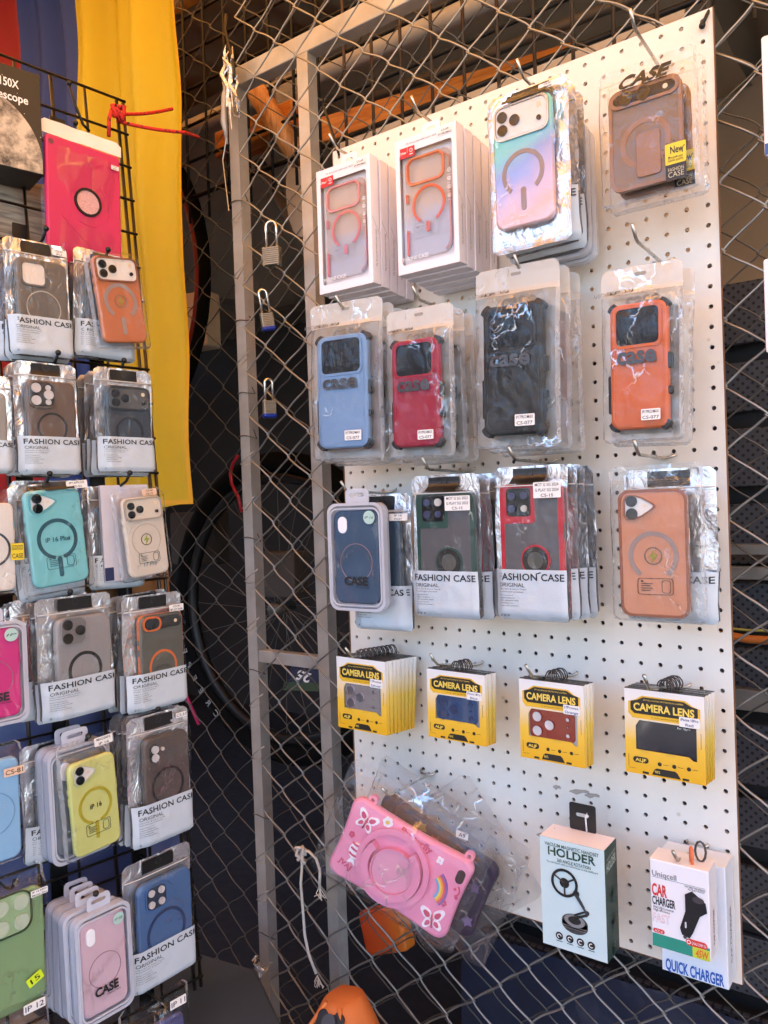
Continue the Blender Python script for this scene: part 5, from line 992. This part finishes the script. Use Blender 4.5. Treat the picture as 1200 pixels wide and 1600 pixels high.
# pink tablet cover and telescope box at the top of the rack
M, W, H = rk_place((70, 190, 205, 425), .05, roll=-1)
MAG = P_((216, 40, 92), .42); b = thing('tablet_cover_bag', 'hot pink tablet cover with a round window in a clear bag', 'tablet case', M); P = Pillow(W, H, .012, 131, .1)
c = MB().slab(rr(W * .92, H * .86, .006), 0, .011, .003).build('tablet_cover', MAG, b, loc=(-.002, -.05 * H, 0))
MB().ring(.03 * W, .03 * H, .018, .0215, .011, .0135, n=36).build('window_rim', P_((26, 24, 26), .3), c); MB().disc(.03 * W, .03 * H, .018, .011, .0118, 30).build('window_disc', mat('sparkle_pink', (206, 160, 160), .35, var=.4, vs_=400), c); MB().ring(.05 * W, .02 * H, .032, .0335, .011, .0117, -120, 60, 24).build('embossed_arc', MAG, c); MB().disc(-.4 * W, .38 * H, .004, .011, .0114, 12).build('camera_opening', P_((120, 60, 70), .3), c)
MB().tube([(-.3 * W, -.1 * H, .011), (.05 * W, -.28 * H, .011), (.3 * W, -.38 * H, .011)], .0006, 4).build('embossed_line', MAG, c)
MB().sheet(P.front(), -W / 2, W / 2, -H / 2, H / 2, 20, 30).build('bag_front', film('tablet_wrap', scale=16, strength=.5, gloss=1.2), b, smooth=True); MB().sheet(P.back(), -W / 2, W / 2, -H / 2, H / 2, 16, 24).build('bag_back', FILM, b, smooth=True)
MB().sheet(P.front(.0006), -W / 2, W / 2, H * .4, H * .5, 14, 4).build('white_header', mat('header_white', (232, 228, 220), .4, bump=.3, bs=30, bd=.003), b, smooth=True); sticker(b, ('CS-77', 'IPAD'), .36 * W, .28 * H, .1 * W, .03 * H, .0145)
rack_hook(118, 192, 'black rack hook holding the hot pink tablet cover', .06)
M, W, H = rk_place((-110, 64, 90, 252), .06, yaw=-6)
b = thing('telescope_box', 'black box with a moon picture and white telescope lettering', 'box', M); D = .07; SPACE = bpy.data.materials.new('starry_print'); SPACE.use_nodes = True
def _space(m):
    n, l = m.node_tree.nodes, m.node_tree.links; p = n['Principled BSDF']; p.inputs['Roughness'].default_value = .4; tc = n.new('ShaderNodeTexCoord'); v = n.new('ShaderNodeTexVoronoi'); v.inputs['Scale'].default_value = 110; l.new(tc.outputs['Object'], v.inputs['Vector'])
    r = n.new('ShaderNodeValToRGB'); e = r.color_ramp.elements; e[0].position = .03; e[0].color = (.6, .6, .6, 1); e[1].position = .1; e[1].color = lin((30, 28, 27)); l.new(v.outputs['Distance'], r.inputs[0]); l.new(r.outputs[0], p.inputs['Base Color'])
_space(SPACE); MATS['starry'] = SPACE
MB().slab([(-W / 2, -H / 2), (W / 2, -H / 2), (W / 2, H / 2), (-W / 2, H / 2)], -D, 0, .001).build('carton', mat('box_black', (26, 24, 23), .45), b); MB().box(-W / 2 + .001, W / 2 - .001, -H / 2 + .001, H / 2 - .001, .0001, .0004).build('front_print', SPACE, b)
MOON = bpy.data.materials.new('moon_print'); MOON.use_nodes = True
def _moon(m):
    n, l = m.node_tree.nodes, m.node_tree.links; p = n['Principled BSDF']; p.inputs['Roughness'].default_value = .5; tc = n.new('ShaderNodeTexCoord'); no = n.new('ShaderNodeTexNoise'); no.inputs['Scale'].default_value = 28; no.inputs['Detail'].default_value = 9; no.inputs['Roughness'].default_value = .68; l.new(tc.outputs['Object'], no.inputs['Vector'])
    r = n.new('ShaderNodeValToRGB'); e = r.color_ramp.elements; e[0].position = .38; e[0].color = lin((52, 46, 42)); e[1].position = .6; e[1].color = lin((206, 190, 168)); l.new(no.outputs['Fac'], r.inputs[0]); l.new(r.outputs[0], p.inputs['Base Color'])
_moon(MOON); MATS['moon'] = MOON
m_ = MB(); pts = []
rm = .098; cxm, cym = W / 2 - .098, -H / 2 + .012
for i in range(49):
    a = R(-10 + 200 * i / 48); x, y = cxm + rm * math.cos(a), cym + rm * math.sin(a); pts.append((max(-W / 2 + .001, min(W / 2 - .001, x)), max(-H / 2 + .001, min(H / 2, y))))
m_.prism(pts, .0005, .0008); m_.build('moon_picture', MOON, b)
s = MB(); write(s, '150X', W / 2 - .03, H * .33, .0115, .0008, align='r', w=.0255, bold=.02); write(s, 'Telescope', W / 2 - .018, H * .2, .0115, .0008, align='r', w=.06, bold=.02); s.build('lettering', INKW, b)

# sheets behind the rack
def sheet_behind(name, label, cat, q, m, n=-.03, seed=0, group=None, amp=.006):
    pts = [on(RACK, *p, n) for p in q]; t = MB()
    def fn(u, v):
        a = pts[0].lerp(pts[1], u); d = pts[3].lerp(pts[2], u); p = a.lerp(d, v); return p + RACKN * (amp * noise.noise(Vector((u * 3, v * 4, seed))) + amp * .3 * noise.noise(Vector((u * 14, v * 12, seed))))
    t.sheet(fn, 0, 1, 0, 1, 20, 24); o = t.build(name, m, smooth=True); so_ = o.modifiers.new('thick', 'SOLIDIFY'); so_.thickness = .0015; return tag(o, label, cat, group)
sheet_behind('tarpaulin_sheet', 'slate blue tarpaulin sheet hung behind the lower wire rack', 'tarpaulin', ((-160, 1075), (276, 1090), (288, 1420), (-160, 1480)), mat('blue_tarp', (92, 104, 150), .45, var=.1, vs_=5, bump=.3, bs=14, bd=.01), -.05, 3, amp=.014)
sheet_behind('cardboard_sheet', 'grey weathered board sheet behind the hot pink cover', 'board', ((-160, 255), (75, 290), (80, 420), (-160, 430)), wood('grey_board', (120, 110, 98), (190, 178, 160), 5, (12, 2, 30), .8), -.02, 5, amp=.001)
sheet_behind('cardboard_sheet', 'brown cardboard strip behind the rack below the teal case', 'cardboard', ((20, 905), (262, 890), (266, 955), (20, 985)), mat('kraft_board', (150, 104, 62), .8, var=.15, bump=.2, bs=30), -.02, 6, amp=.002)

# flag behind the rack: vertical bands of red, blue and yellow
fl = thing('flag', 'hanging flag with red, blue and yellow bands behind the rack', 'flag'); FY = -.03
def flag_x(px, py=400): return wall(px, py, FY - .035).x
zb, ztop = wall(265, 788, FY - .035).z, wall(265, -420, FY).z
def fold(x, z): return FY - .03 + .026 * math.sin(x * 34 + .6 * math.sin(z * 3) + .5 * z) * (.45 + .55 * (ztop - z) / (ztop - zb)) * (1 if x > -1.35 else .6) + .012 * math.sin(x * 75 + z * 2) + .012 * noise.noise(Vector((x * 9, z * 5, 2)))
xs = (flag_x(-420), flag_x(50), flag_x(131), flag_x(280))
for (a, bx_, cc, nm) in ((xs[0], xs[1], (150, 22, 26), 'red_band'), (xs[1], xs[2], (26, 54, 118), 'blue_band'), (xs[2], xs[3], (204, 172, 6), 'yellow_band')):
    MB().sheet(lambda x, z: (x, fold(x, z), z + (.012 * math.sin(x * 20) if z < zb + .01 else 0)), a, bx_, zb, ztop, 34, 60).build(nm, mat('cloth_' + nm, cc, .6, var=.06, vs_=12, bump=.3, bs=26, bd=.006, trans=.2), fl, smooth=True)
e = xs[3]; MB().sheet(lambda x, z: (x, fold(x, z) - .0012, z), e - .009, e + .0012, zb - .001, ztop, 3, 60).build('hem', mat('cloth_hem', (212, 158, 6), .6, bump=.2, bs=500, bd=.0005), fl, smooth=True)
MB().sheet(lambda x, z: (x, fold(x, z) - .0013, z), xs[2], e - .009, zb - .001, zb + .008, 24, 2).build('hem', MATS['cloth_hem'], fl, smooth=True)

# red and black cord tying the rack
cordm = bpy.data.materials.new('red_flecked_cord'); cordm.use_nodes = True
def _cord(m):
    n, l = m.node_tree.nodes, m.node_tree.links; p = n['Principled BSDF']; p.inputs['Roughness'].default_value = .7; tc = n.new('ShaderNodeTexCoord'); w_ = n.new('ShaderNodeTexChecker'); w_.inputs['Scale'].default_value = 190; w_.inputs[1].default_value = lin((206, 36, 30)); w_.inputs[2].default_value = lin((40, 16, 16)); l.new(tc.outputs['Object'], w_.inputs['Vector'])
    v = n.new('ShaderNodeTexNoise'); v.inputs['Scale'].default_value = 160; l.new(tc.outputs['Object'], v.inputs['Vector']); mx = n.new('ShaderNodeMix'); mx.data_type = 'RGBA'; mr = n.new('ShaderNodeMath'); mr.operation = 'GREATER_THAN'; mr.inputs[1].default_value = .56; l.new(v.outputs['Fac'], mr.inputs[0]); l.new(mr.outputs[0], mx.inputs[0]); mx.inputs[6].default_value = lin((206, 36, 30)); l.new(w_.outputs[0], mx.inputs[7]); l.new(mx.outputs[2], p.inputs['Base Color'])
_cord(cordm); MATS['cord'] = cordm
cr = thing('red_rope', 'red flecked cord knotted round the rack corner', 'cord')
k0 = on(RACK, 182, 178, .008); f1, f2 = wall(269, 170, -.07), wall(311, 215, .02)
def sag(a, b_, s_, n=10): return [tuple(a.lerp(b_, i / n) - Vector((0, 0, s_ * math.sin(math.pi * i / n)))) for i in range(n + 1)]
MB().tube(sag(k0, f1, .004), .003, 7).build('strand', cordm, cr, smooth=True); fm = wall(289, 207, -.115); MB().tube(sag(k0 - Vector((0, 0, .012)), fm, .003) + sag(fm, f2, 0, 4)[1:], .003, 7).build('strand', cordm, cr, smooth=True)
MB().tube([tuple(k0 + RACKN * .006 + RH * (.011 * math.cos(a * .8)) + RU * (.013 * math.sin(a * 1.25)) + RACKN * (.005 * math.sin(a * 2.1))) for a in range(22)], .0032, 7).build('knot', cordm, cr, smooth=True)
MB().tube([tuple(k0 + RACKN * .006 - RH * .012), tuple(k0 + RACKN * .01 - RH * .02 - RU * .02), tuple(k0 + RACKN * .008 - RH * .022 - RU * .05)], .0032, 7).build('cord_end', cordm, cr, smooth=True)
def cable_tie(label, pts, m=BLACKP, r=.0022):
    t = thing('cable_tie', label, 'cable tie'); MB().tube([tuple(p) for p in pts], r, 6).build('strap', m, t, smooth=True); MB().sphere(pts[0], r * 1.9, 8, 5).build('head', m, t, smooth=True)
cable_tie('black cable tie through the upper corner hole of the pegboard', [wall(1097, 40, -.006), wall(1104, 24, -.004), wall(1112, 8, .01), wall(1116, -6, .03)])
cable_tie('black cable tie hanging beside the coral case boxes', [wall(503, 158, -.005), wall(512, 185, -.006), wall(524, 222, -.005), wall(530, 243, -.001)])
cable_tie('thin black cable tie on the rack top near the blue band', [on(RACK, 108, 130, .01), on(RACK, 116, 160, .012), on(RACK, 130, 195, .01), on(RACK, 140, 205, .008)])

# padlocks hooked in the mesh
BRASS = mat('laminated_steel', (150, 144, 128), .5, .7, var=.35, vs_=90); CHROME = mat('chrome', (215, 212, 205), .12, 1, var=.05); BLUEP = plastic((24, 48, 160), .3)
def padlock(label, px, py, top_py, w, h, d, blue, yaw, tilt=0):
    p = wall(px, py, -.0); M = Matrix.Translation(p) @ Matrix.Rotation(R(yaw), 4, 'Z') @ Matrix.Rotation(R(90), 4, 'X') @ Matrix.Rotation(R(tilt), 4, 'Z'); t = thing('padlock', label, 'padlock', M, 'padlocks on the chain-link')
    n = 9
    for i in range(n): MB().slab(rr(w, d, .003, 3), -h / 2 + h * i / n, -h / 2 + h * (i + .86) / n, .0006).build('plate', BRASS, t, rot=(R(-90), 0, 0))
    for x in (-.4, .4):
        for z in (-.3, .3): MB().disc(x * w, z * d, .0022, -h / 2 - .002, h / 2 + .001, 8).build('rivet', BRASS, t, rot=(R(-90), 0, 0))
    hs = (wall(px, top_py, 0).z - p.z)
    MB().tube([(-w * .3, h * .2, 0), (-w * .3, hs - w * .3, 0)] + [(-w * .3 * math.cos(a), hs - w * .3 + w * .3 * math.sin(a), 0) for a in (.5, 1.05, 1.57, 2.1, 2.64)] + [(w * .3, hs - w * .3, 0), (w * .3, h * .48, 0)], .0032 if w > .035 else .0026, 8).build('shackle', CHROME, t, smooth=True)
    if blue: MB().slab(rr(w * 1.08, d * 1.12, .004, 3), -h * .62, -h * .34, .002).build('blue_bumper', BLUEP, t, rot=(R(-90), 0, 0))
padlock('large laminated padlock with long shackle hooked in the mesh', 425, 401, 345, .034, .032, .016, False, 20)
padlock('small padlock with blue base just below the large one', 418, 502, 452, .024, .028, .014, True, 55, 8)
padlock('small padlock with blue base hanging lowest on the mesh', 421, 638, 592, .024, .028, .014, True, 60)

# white cord knotted on the mesh
ROPE = mat('cotton_cord', (206, 200, 190), .9, var=.12, vs_=200, bump=.5, bs=300, bd=.001); rt = thing('cotton_rope', 'frayed white cord knotted on the mesh beside the tablet case', 'cord')
MB().tube([tuple(wall(x, y, yy)) for x, y, yy in ((470, 1332, .005), (472, 1352, .0), (470, 1380, .0), (473, 1420, .005), (476, 1460, .005), (482, 1490, .005), (494, 1522, 0))], .0027, 7).build('strand', ROPE, rt, smooth=True)
MB().tube([tuple(wall(x, y, yy)) for x, y, yy in ((470, 1330, .0), (482, 1330, -.004), (494, 1342, 0), (500, 1360, 0), (499, 1388, 0))], .0027, 7).build('strand', ROPE, rt, smooth=True)
kp = wall(471, 1335, -.003); MB().tube([tuple(kp + Vector((.009 * math.cos(a * .9), .006 * math.sin(a * 1.7), .013 * math.sin(a * .62)))) for a in range(18)], .0028, 7).build('knot', ROPE, rt, smooth=True)
for px, py in ((496, 1532), (499, 1394)):
    for k in range(9): a = wall(px, py - 8, 0); MB().tube([a, a + Vector((random.uniform(-.008, .01), random.uniform(-.004, .004), -.011)), a + Vector((random.uniform(-.013, .014), random.uniform(-.006, .006), -.02))], .0009, 4).build('frayed_thread', ROPE, rt)

# ------------------------------------------------------------------ inside the stall, behind the mesh
PERF = dots_mat('perforated_sheet', (62, 64, 70)); ALU2 = mat('aluminium_edge', (168, 166, 160), .35, .8, var=.15)
sh = thing('perforated_shelving', 'dark perforated metal panels stacked behind the pegboard and mesh', 'shelving', Matrix.Translation((0, .42, 0)))
zz = 1.86; k = 0
while zz > .2:
    h_ = (.105, .085, .1)[k % 3]
    MB().slab([(-.62, zz - h_), (1.5, zz - h_), (1.5, zz), (-.62, zz)], 0, .012, .002).build('panel', PERF, sh, rot=(R(90), 0, 0), loc=(0, .014 * (k % 2), 0))
    MB().box(-.62, 1.5, .02, .05, zz - h_ - .03, zz - h_ + .004).build('panel_gap', mat('gap_shade', (16, 16, 18), .5), sh)  # near-black strip stands in for the shade between panels
    zz -= h_ + .03; k += 1
for z, hh, m_ in ((wall(1160, 857, .4).z, .018, ALU2), (wall(1160, 893, .4).z, .022, ALU2), (wall(1180, 1098, .36).z, .036, ALU2)):
    MB().slab([(-.1, z - hh / 2), (1.4, z - hh / 2), (1.4, z + hh / 2), (-.1, z + hh / 2)], 0, .02, .002).build('aluminium_edge', m_, sh, rot=(R(90), 0, 0), loc=(0, -.03, 0))
o = MB().tube([(x, .36, wall(1170, 997, .36).z + .003 * math.sin(x * 60)) for x in [i * .03 - .1 for i in range(30)]], .007, 8).build('orange_pole', P_((196, 104, 36), .4), smooth=True); tag(o, 'orange pole lying behind the mesh beside the camera lens cards', 'pole')
o = MB().tube([(x, .37, wall(1170, 983, .37).z + .002 * math.sin(x * 40)) for x in [i * .03 - .1 for i in range(30)]], .0022, 6).build('yellow_string', P_((170, 160, 60), .6), smooth=True); tag(o, 'thin yellow cord running just above the orange pole', 'cord')

o = MB().sheet(lambda x, z: (x, .37 + .012 * noise.noise(Vector((x * 9, z * 12, 4))) - .06 * (.6 - z), z), -.62, 1.3, .1, .6, 60, 24).build('tarpaulin_sheet', mat('navy_tarp', (38, 46, 66), .3, var=.15, vs_=8, bump=.5, bs=40, bd=.006), smooth=True); tag(o, 'creased navy tarpaulin below the perforated panels behind the mesh', 'tarpaulin')
VAR = wood('varnished_wood', (168, 92, 30), (204, 128, 54), 5, (2, 20, 20), .3)
a, b_ = wall(478, 214, .3), wall(900, 88, .6); dv = b_ - a; ln = dv.length
o = MB().slab([(0, -.028), (ln, -.028), (ln, .028), (0, .028)], -.012, .012, .003).build('wooden_rail', VAR); ex = dv.normalized(); ez = Vector((ex.y, -ex.x, 0)).normalized(); Mw = Matrix((ex, ez.cross(ex), ez)).transposed().to_4x4(); Mw.translation = a; o.matrix_world = Mw; tag(o, 'varnished orange wood rail behind the top of the pegboard', 'rail')
zc = wall(700, 152, .2).z
o = MB().slab([(-.74, 1.75), (-.07, 1.75), (-.07, zc), (-.74, zc)], 0, .01, .002).build('backing_sheet', mat('cream_panel', (214, 196, 172), .6, var=.05), loc=(0, .21, 0), rot=(R(90), 0, 0)); tag(o, 'cream backing sheet behind the top edge of the pegboard', 'sheet')
PVC = mat('grey_pipe', (190, 182, 170), .45, var=.15, vs_=10)
a, b_ = wall(275, 210, .34), wall(790, -10, .34)
o = MB().tube([tuple(a.lerp(b_, i / 8)) for i in range(-3, 10)], .021, 14).build('pipe', PVC, smooth=True); tag(o, 'grey plastic pipe running behind the top of the gate frame', 'pipe')
for q, d, r_, lab in (((300, 40, 560, -80), .6, .018, 'thin rafter pole under the stall ceiling above the pipe'), ((540, 60, 830, 120), .9, .02, 'sloping metal brace under the ceiling behind the mesh'), ((640, 130, 1010, -10), .55, .012, 'dark conduit crossing behind the mesh above the rail'), ((420, 280, 480, 380), .8, .022, 'sloping grey brace between the gate posts')):
    a, b_ = wall(q[0], q[1], d), wall(q[2], q[3], d); o = MB().tube([tuple(a.lerp(b_, i / 4)) for i in range(-1, 6)], r_, 8).build('roof_pole', mat('dull_metal', (104, 96, 86), .6, .3, var=.2), smooth=True); tag(o, lab, 'pole')
# canvas lit ceiling sheet
o = MB().sheet(lambda x, y: (x, y, 2.62 + .03 * math.sin(x * 5) * math.sin(y * 6) + .06 * y), -3.2, -.2, .45, 2.6, 24, 20).build('canvas_sheet', mat('beige_canvas', (190, 172, 146), .9, var=.1, vs_=8, trans=.1), smooth=True); tag(o, 'beige canvas sheet slung under the stall roof above the pipe', 'canvas')
o = MB().sheet(lambda x, z: (x, 1.5 + .02 * math.sin(x * 14), z), -.75, 2.2, 1.85, 2.72, 30, 10).build('canvas_sheet', mat('dim_canvas', (158, 140, 118), .9, var=.15, vs_=5), smooth=True); tag(o, 'beige canvas wall behind the mesh beyond the bronze case', 'canvas')
# mallet and plastic-wrapped bundle
HAN = wood('handle_wood', (176, 112, 56), (220, 160, 100), 8, (14, 14, 2), .4)
p0, p1_ = wall(398, 138, .16), wall(468, 250, .2)
t = thing('wooden_mallet', 'wooden mallet propped between the gate posts', 'mallet')
dv = (p1_ - p0); rad = .023; MB().tube([p0 - dv * .02, p0, p0 + dv * .05, p0 + dv * .3, p0 + dv * .7, p1_], [rad * .55, rad * .85, rad, rad, rad * .98, rad], 16).build('handle', HAN, t, smooth=True)
q0, q1 = wall(350, 232, .22), wall(474, 236, .22); MB().slab([(q0.x, -.03), (q1.x, -.03), (q1.x, .026), (q0.x, .026)], -.03, .03, .006).build('head', VAR, t, loc=(0, .22, q0.z), rot=(R(90), 0, 0))
P = Pillow(.07, .15, .02, 141, .05); M = Matrix.Translation(wall(452, 140, .3)) @ Matrix.Rotation(R(90), 4, 'X') @ Matrix.Rotation(R(25), 4, 'Y')
b = thing('plastic_bag', 'twisted clear plastic bag hanging by the mallet', 'bag', M); MB().sheet(P.front(), -.035, .035, -.075, .075, 10, 16).build('bag_front', film('grey_bag', milk=.3, rgb=(200, 190, 180), scale=30, strength=.7), b, smooth=True); MB().sheet(P.back(), -.035, .035, -.075, .075, 10, 16).build('bag_back', MATS['grey_bag'], b, smooth=True)
o = MB().disc(0, 0, .045, -.02, .02, 20, .11).build('white_sack', mat('sack_white', (206, 196, 184), .8, bump=.3, bs=20, bd=.01), loc=wall(478, 300, .35), rot=(R(90), 0, 0)); tag(o, 'off-white rounded sack behind the second gate post', 'sack')
# red cord loop, wheel and tyres
RUBBER = mat('tyre_rubber', (13, 13, 13), .95, spec=.1, bump=.4, bs=60, bd=.003); REDM = P_((150, 40, 34), .4)
wc = wall(150, 470, .5); wy = .5
def arc(c, r_, y, a0=0, a1=360, n=48): return [(c.x + r_ * math.cos(R(a0 + (a1 - a0) * i / n)), y, c.z + r_ * math.sin(R(a0 + (a1 - a0) * i / n))) for i in range(n if a1 - a0 >= 360 else n + 1)]
def wheel(label, px, py, pe, Y, rt_, rim, spokes=0):
    c = wall(px, py, Y); r_ = abs(wall(pe, py, Y).x - c.x); t = thing('bicycle_wheel', label, 'wheel'); MB().tube(arc(c, r_, Y), rt_, 10, True).build('tyre', RUBBER, t, smooth=True); MB().tube(arc(c, r_ - rt_ * 1.4, Y - .004), rt_ * .55, 8, True).build('rim', rim, t, smooth=True)
    for k in range(spokes):
        a_ = 2 * math.pi * k / spokes; MB().tube([(c.x + .02 * math.cos(a_ + .5), Y + .01 * (-1) ** k, c.z + .02 * math.sin(a_ + .5)), (c.x + (r_ - rt_) * math.cos(a_), Y, c.z + (r_ - rt_) * math.sin(a_))], .001, 4).build('spoke', GALV2, t)
    MB().tube([(c.x, Y - .04, c.z), (c.x, Y + .04, c.z)], .018, 10).build('hub', GALV2, t, smooth=True); return c, r_
wheel('bicycle wheel with a red rim hung behind the left mesh', 150, 470, 322, .5, .018, REDM, 28)
c, r_ = wheel('black bicycle wheel lettered on its tyre behind the gate post', 440, 950, 290, .55, .03, P_((22, 22, 23), .4), 24)
s = MB(); txt = 'CREEPER'
for i, ch_ in enumerate(txt):
    a_ = 232 - i * 6.2; m1 = MB(); write(m1, ch_, 0, 0, .02, 0, bold=.02); ca, sa = math.cos(R(a_)), math.sin(R(a_))
    # letters read along the tyre, feet outward (upside down)
    s.add([(c.x + (r_ - y) * ca + x * sa, .55 - .0315, c.z + (r_ - y) * sa - x * ca) for x, y, z_ in m1.v], m1.f)
o = s.build('tyre_lettering', mat('tyre_print', (150, 150, 146), .6), bpy.data.objects['bicycle_wheel.001'])
o = MB().tube([tuple(wall(x, y, .3)) for x, y in ((372, 712), (364, 724), (360, 740), (362, 756), (372, 776), (378, 800))], .0042, 8).build('red_cable', P_((196, 30, 44), .35), smooth=True); tag(o, 'short red cable loop in the dark beside the first gate post', 'cable')
o = MB().tube([tuple(wall(x, y, .2)) for x, y in ((288, 1080), (296, 1098), (302, 1112), (311, 1132))], .0042, 8).build('pink_cable', P_((190, 30, 96), .4), smooth=True); tag(o, 'magenta cable hanging behind the mesh beside the rack', 'cable')
o = MB().slab(pincushion(.09, .06, bow=.02), 0, .06, .012).build('blue_bundle', P_((34, 44, 74), .6), loc=wall(488, 1062, .4), rot=(R(70), 0, R(20))); tag(o, 'blue and green packet with the number 25 between the posts', 'packet')
s = MB(); write(s, '25', 0, .0, .022, .0605, w=.036, bold=.03, rot=165); s.build('lettering', INKW, o); MB().slab(rr(.1, .02, .004, 3, -.0, -.024), .0602, .0612, .0003).build('green_band', P_((50, 74, 44), .6), o)
for q, d, cc, lab in (((300, 470, 340, 545), .9, (226, 206, 176), 'pale lit carton seen through the mesh near the red rim'), ((300, 800, 352, 880), .7, (70, 66, 64), 'grey bundle in the dark behind the mesh'), ((430, 860, 478, 930), .6, (80, 72, 66), 'brown mesh pouch between the gate posts')):
    a, b_ = wall(q[0], q[1], d), wall(q[2], q[3], d); w_, h_ = b_.x - a.x, a.z - b_.z
    o = MB().slab(rr(w_ * 1.2, h_, .01), 0, .08, .006).build('carton' if cc[0] > 200 else 'bundle', mat('carton_%d' % cc[0], cc, .8, var=.2, vs_=20), loc=(a.lerp(b_, .5)), rot=(R(90), 0, R(8))); tag(o, lab, 'carton' if cc[0] > 200 else 'bundle')
# orange patterned box, grey crate and bar, orange cap in front
ORB = ramp_mat('orange_pattern', [(0, (196, 60, 24)), (.55, (214, 90, 30)), (1, (222, 140, 40))], 0, -.08, .08, .5); a = wall(612, 1446, .24)
o = MB().slab(rr(.1, .085, .01), 0, .04, .006).build('orange_box', ORB, loc=a, rot=(R(80), R(-20), R(8))); tag(o, 'orange patterned box half hidden below the pink tablet case', 'box')
GRYC = mat('grey_bin', (54, 64, 74), .6, var=.1, vs_=6)
bn = [hit(x, y, Vector((0, 0, .74)), Vector((0, 0, 1))) for x, y in ((120, 1660), (470, 1660), (402, 1512), (150, 1440))]
o = MB().slab([(p.x - bn[0].x, p.y - bn[0].y) for p in bn], -.5, 0, .012).build('grey_bin', GRYC, loc=bn[0]); tag(o, 'grey plastic bin behind the mesh below the rack', 'bin')
BAR = P_((58, 62, 66), .45)
o = MB().tube([tuple(wall(x, y, -.12)) for x, y in ((150, 1640), (230, 1602), (300, 1584), (350, 1576), (380, 1590), (398, 1625), (402, 1680))], .019, 14).build('handle_bar', BAR, smooth=True); tag(o, 'dark grey plastic handle bar at the foot of the gate post', 'handle bar')
CAPM = mat('orange_canvas', (190, 104, 46), .7, var=.12, vs_=30, bump=.3, bs=400, bd=.001)
cp = wall(541, 1640, -.16); t = thing('canvas_bag', 'orange canvas bag with a black patch rising from the photo bottom', 'bag', Matrix.Translation(cp))
rs = []
for z_, w_, d_ in ((-.25, .11, .06), (-.1, .1, .06), (0, .075, .055), (.045, .048, .045), (.075, .03, .034), (.082, .022, .024)): rs.append([(w_ * math.cos(2 * math.pi * i / 28) * (1 + .008 * math.sin(i * 2)), d_ * math.sin(2 * math.pi * i / 28), z_ + .001 * math.sin(i * 1.3)) for i in range(28)])
MB().loft(rs).build('body', CAPM, t, smooth=True)
MB().slab(rr(.044, .03, .008), 0, .004, .0015).build('black_patch', P_((26, 25, 26), .5), t, loc=(.004, -.038, .062), rot=(R(50), 0, R(8))); MB().disc(.0, 0, .011, .004, .008, 18).build('stud', P_((60, 60, 64), .4), t, loc=(.004, -.038, .062), rot=(R(50), 0, R(8)))
for sx in (-1, 1): MB().tube([(sx * .012, -.026, .08), (sx * .034, -.042, .045), (sx * .05, -.054, 0), (sx * .066, -.06, -.1)], .0035, 6).build('seam', mat('orange_seam', (206, 120, 60), .7), t, smooth=True)
MB().slab(rr(.05, .05, .006), 0, .003, .001).build('front_pocket', MATS['orange_seam'], t, loc=(-.0, -.057, -.015), rot=(R(78), 0, 0))
# shredded foil tape on the frame corner, clamp at the foot
SH = foil('shredded_foil', scale=120); t = thing('foil_tape', 'shredded silver tape and wire on the gate frame corner', 'tape')
for k in range(9):
    x = 356 + random.uniform(-9, 9); y0 = random.uniform(70, 130); pts = [tuple(wall(x + random.uniform(-7, 7) + j, y0 + j * random.uniform(12, 20), .02 + random.uniform(-.012, .012))) for j in range(6)]; MB().tube(pts, [.0008, .003, .0045, .004, .002, .0008], 4).build('strip', SH, t)
MB().tube([tuple(wall(x, y, .015)) for x, y in ((354, 22), (352, 46), (357, 70), (365, 100), (366, 130))], .0034, 7).build('bent_rod', mat('dark_rod', (60, 54, 48), .3, .8), t, smooth=True); MB().tube([tuple(wall(x + 2 * math.sin(y), y, .015)) for x, y in ((352, 215), (350, 250), (356, 300), (358, 330))], .0011, 4).build('twisted_wire', GALV, t)
MB().tube([tuple(wall(x, y, .02)) for x, y in ((356, 120), (352, 150), (350, 190), (355, 225))], [.002, .008, .007, .002], 6).build('tape_tail', mat('grey_tape', (170, 164, 158), .4, .3, bump=.6, bs=80, bd=.004), t, smooth=True)
t = thing('spring_clamp', 'small chromed spring clamp wired to the foot of the post', 'clamp')
MB().tube([tuple(wall(x, y, .02)) for x, y in ((378, 1555), (384, 1520), (392, 1518), (400, 1524), (396, 1540), (393, 1572))], .0024, 6).build('bent_arm', CHROME, t, smooth=True)
cl_ = wall(396, 1535, .015); MB().tube([tuple(cl_ + Vector((.005 * math.cos(a * .9), .005 * math.sin(a * .9), -.0016 * a))) for a in range(26)], .0012, 5).build('spring', CHROME, t, smooth=True); pp = wall(402, 1515, .01)
for k in range(8): MB().tube([pp + Vector((random.uniform(-.014, .014), random.uniform(-.008, .008), random.uniform(-.02, .02))) for _ in range(3)], [.001, .005, .001], 5).build('foil_scrap', SH, t)
MB().slab(rr(.02, .05, .004), 0, .008, .002).build('jaw', CHROME, t, loc=wall(404, 1572, .02), rot=(R(90), R(-25), 0))
# package cut off at the photo's other edge
for q, lab, cc in (((1193, 1290, 40, 232), 'white and blue package cut off beside the bronze case', (44, 84, 150)), ((1194, 1300, 395, 545), 'white package cut off at the edge beside the orange rugged case', (230, 226, 220))):
    M, W, H = place(BOARD, q, .03); o = thing('carded_package', lab, 'package', M); MB().slab(rr(W, H, .003), -.012, 0, .001).build('card', WBOX, o); MB().box(-W / 2 + .0008, W / 2 - .001, -H / 2 + .001, -H / 2 + .014, .0002, .0005).build('blue_band', mat('band_%d' % cc[0], cc, .4), o)
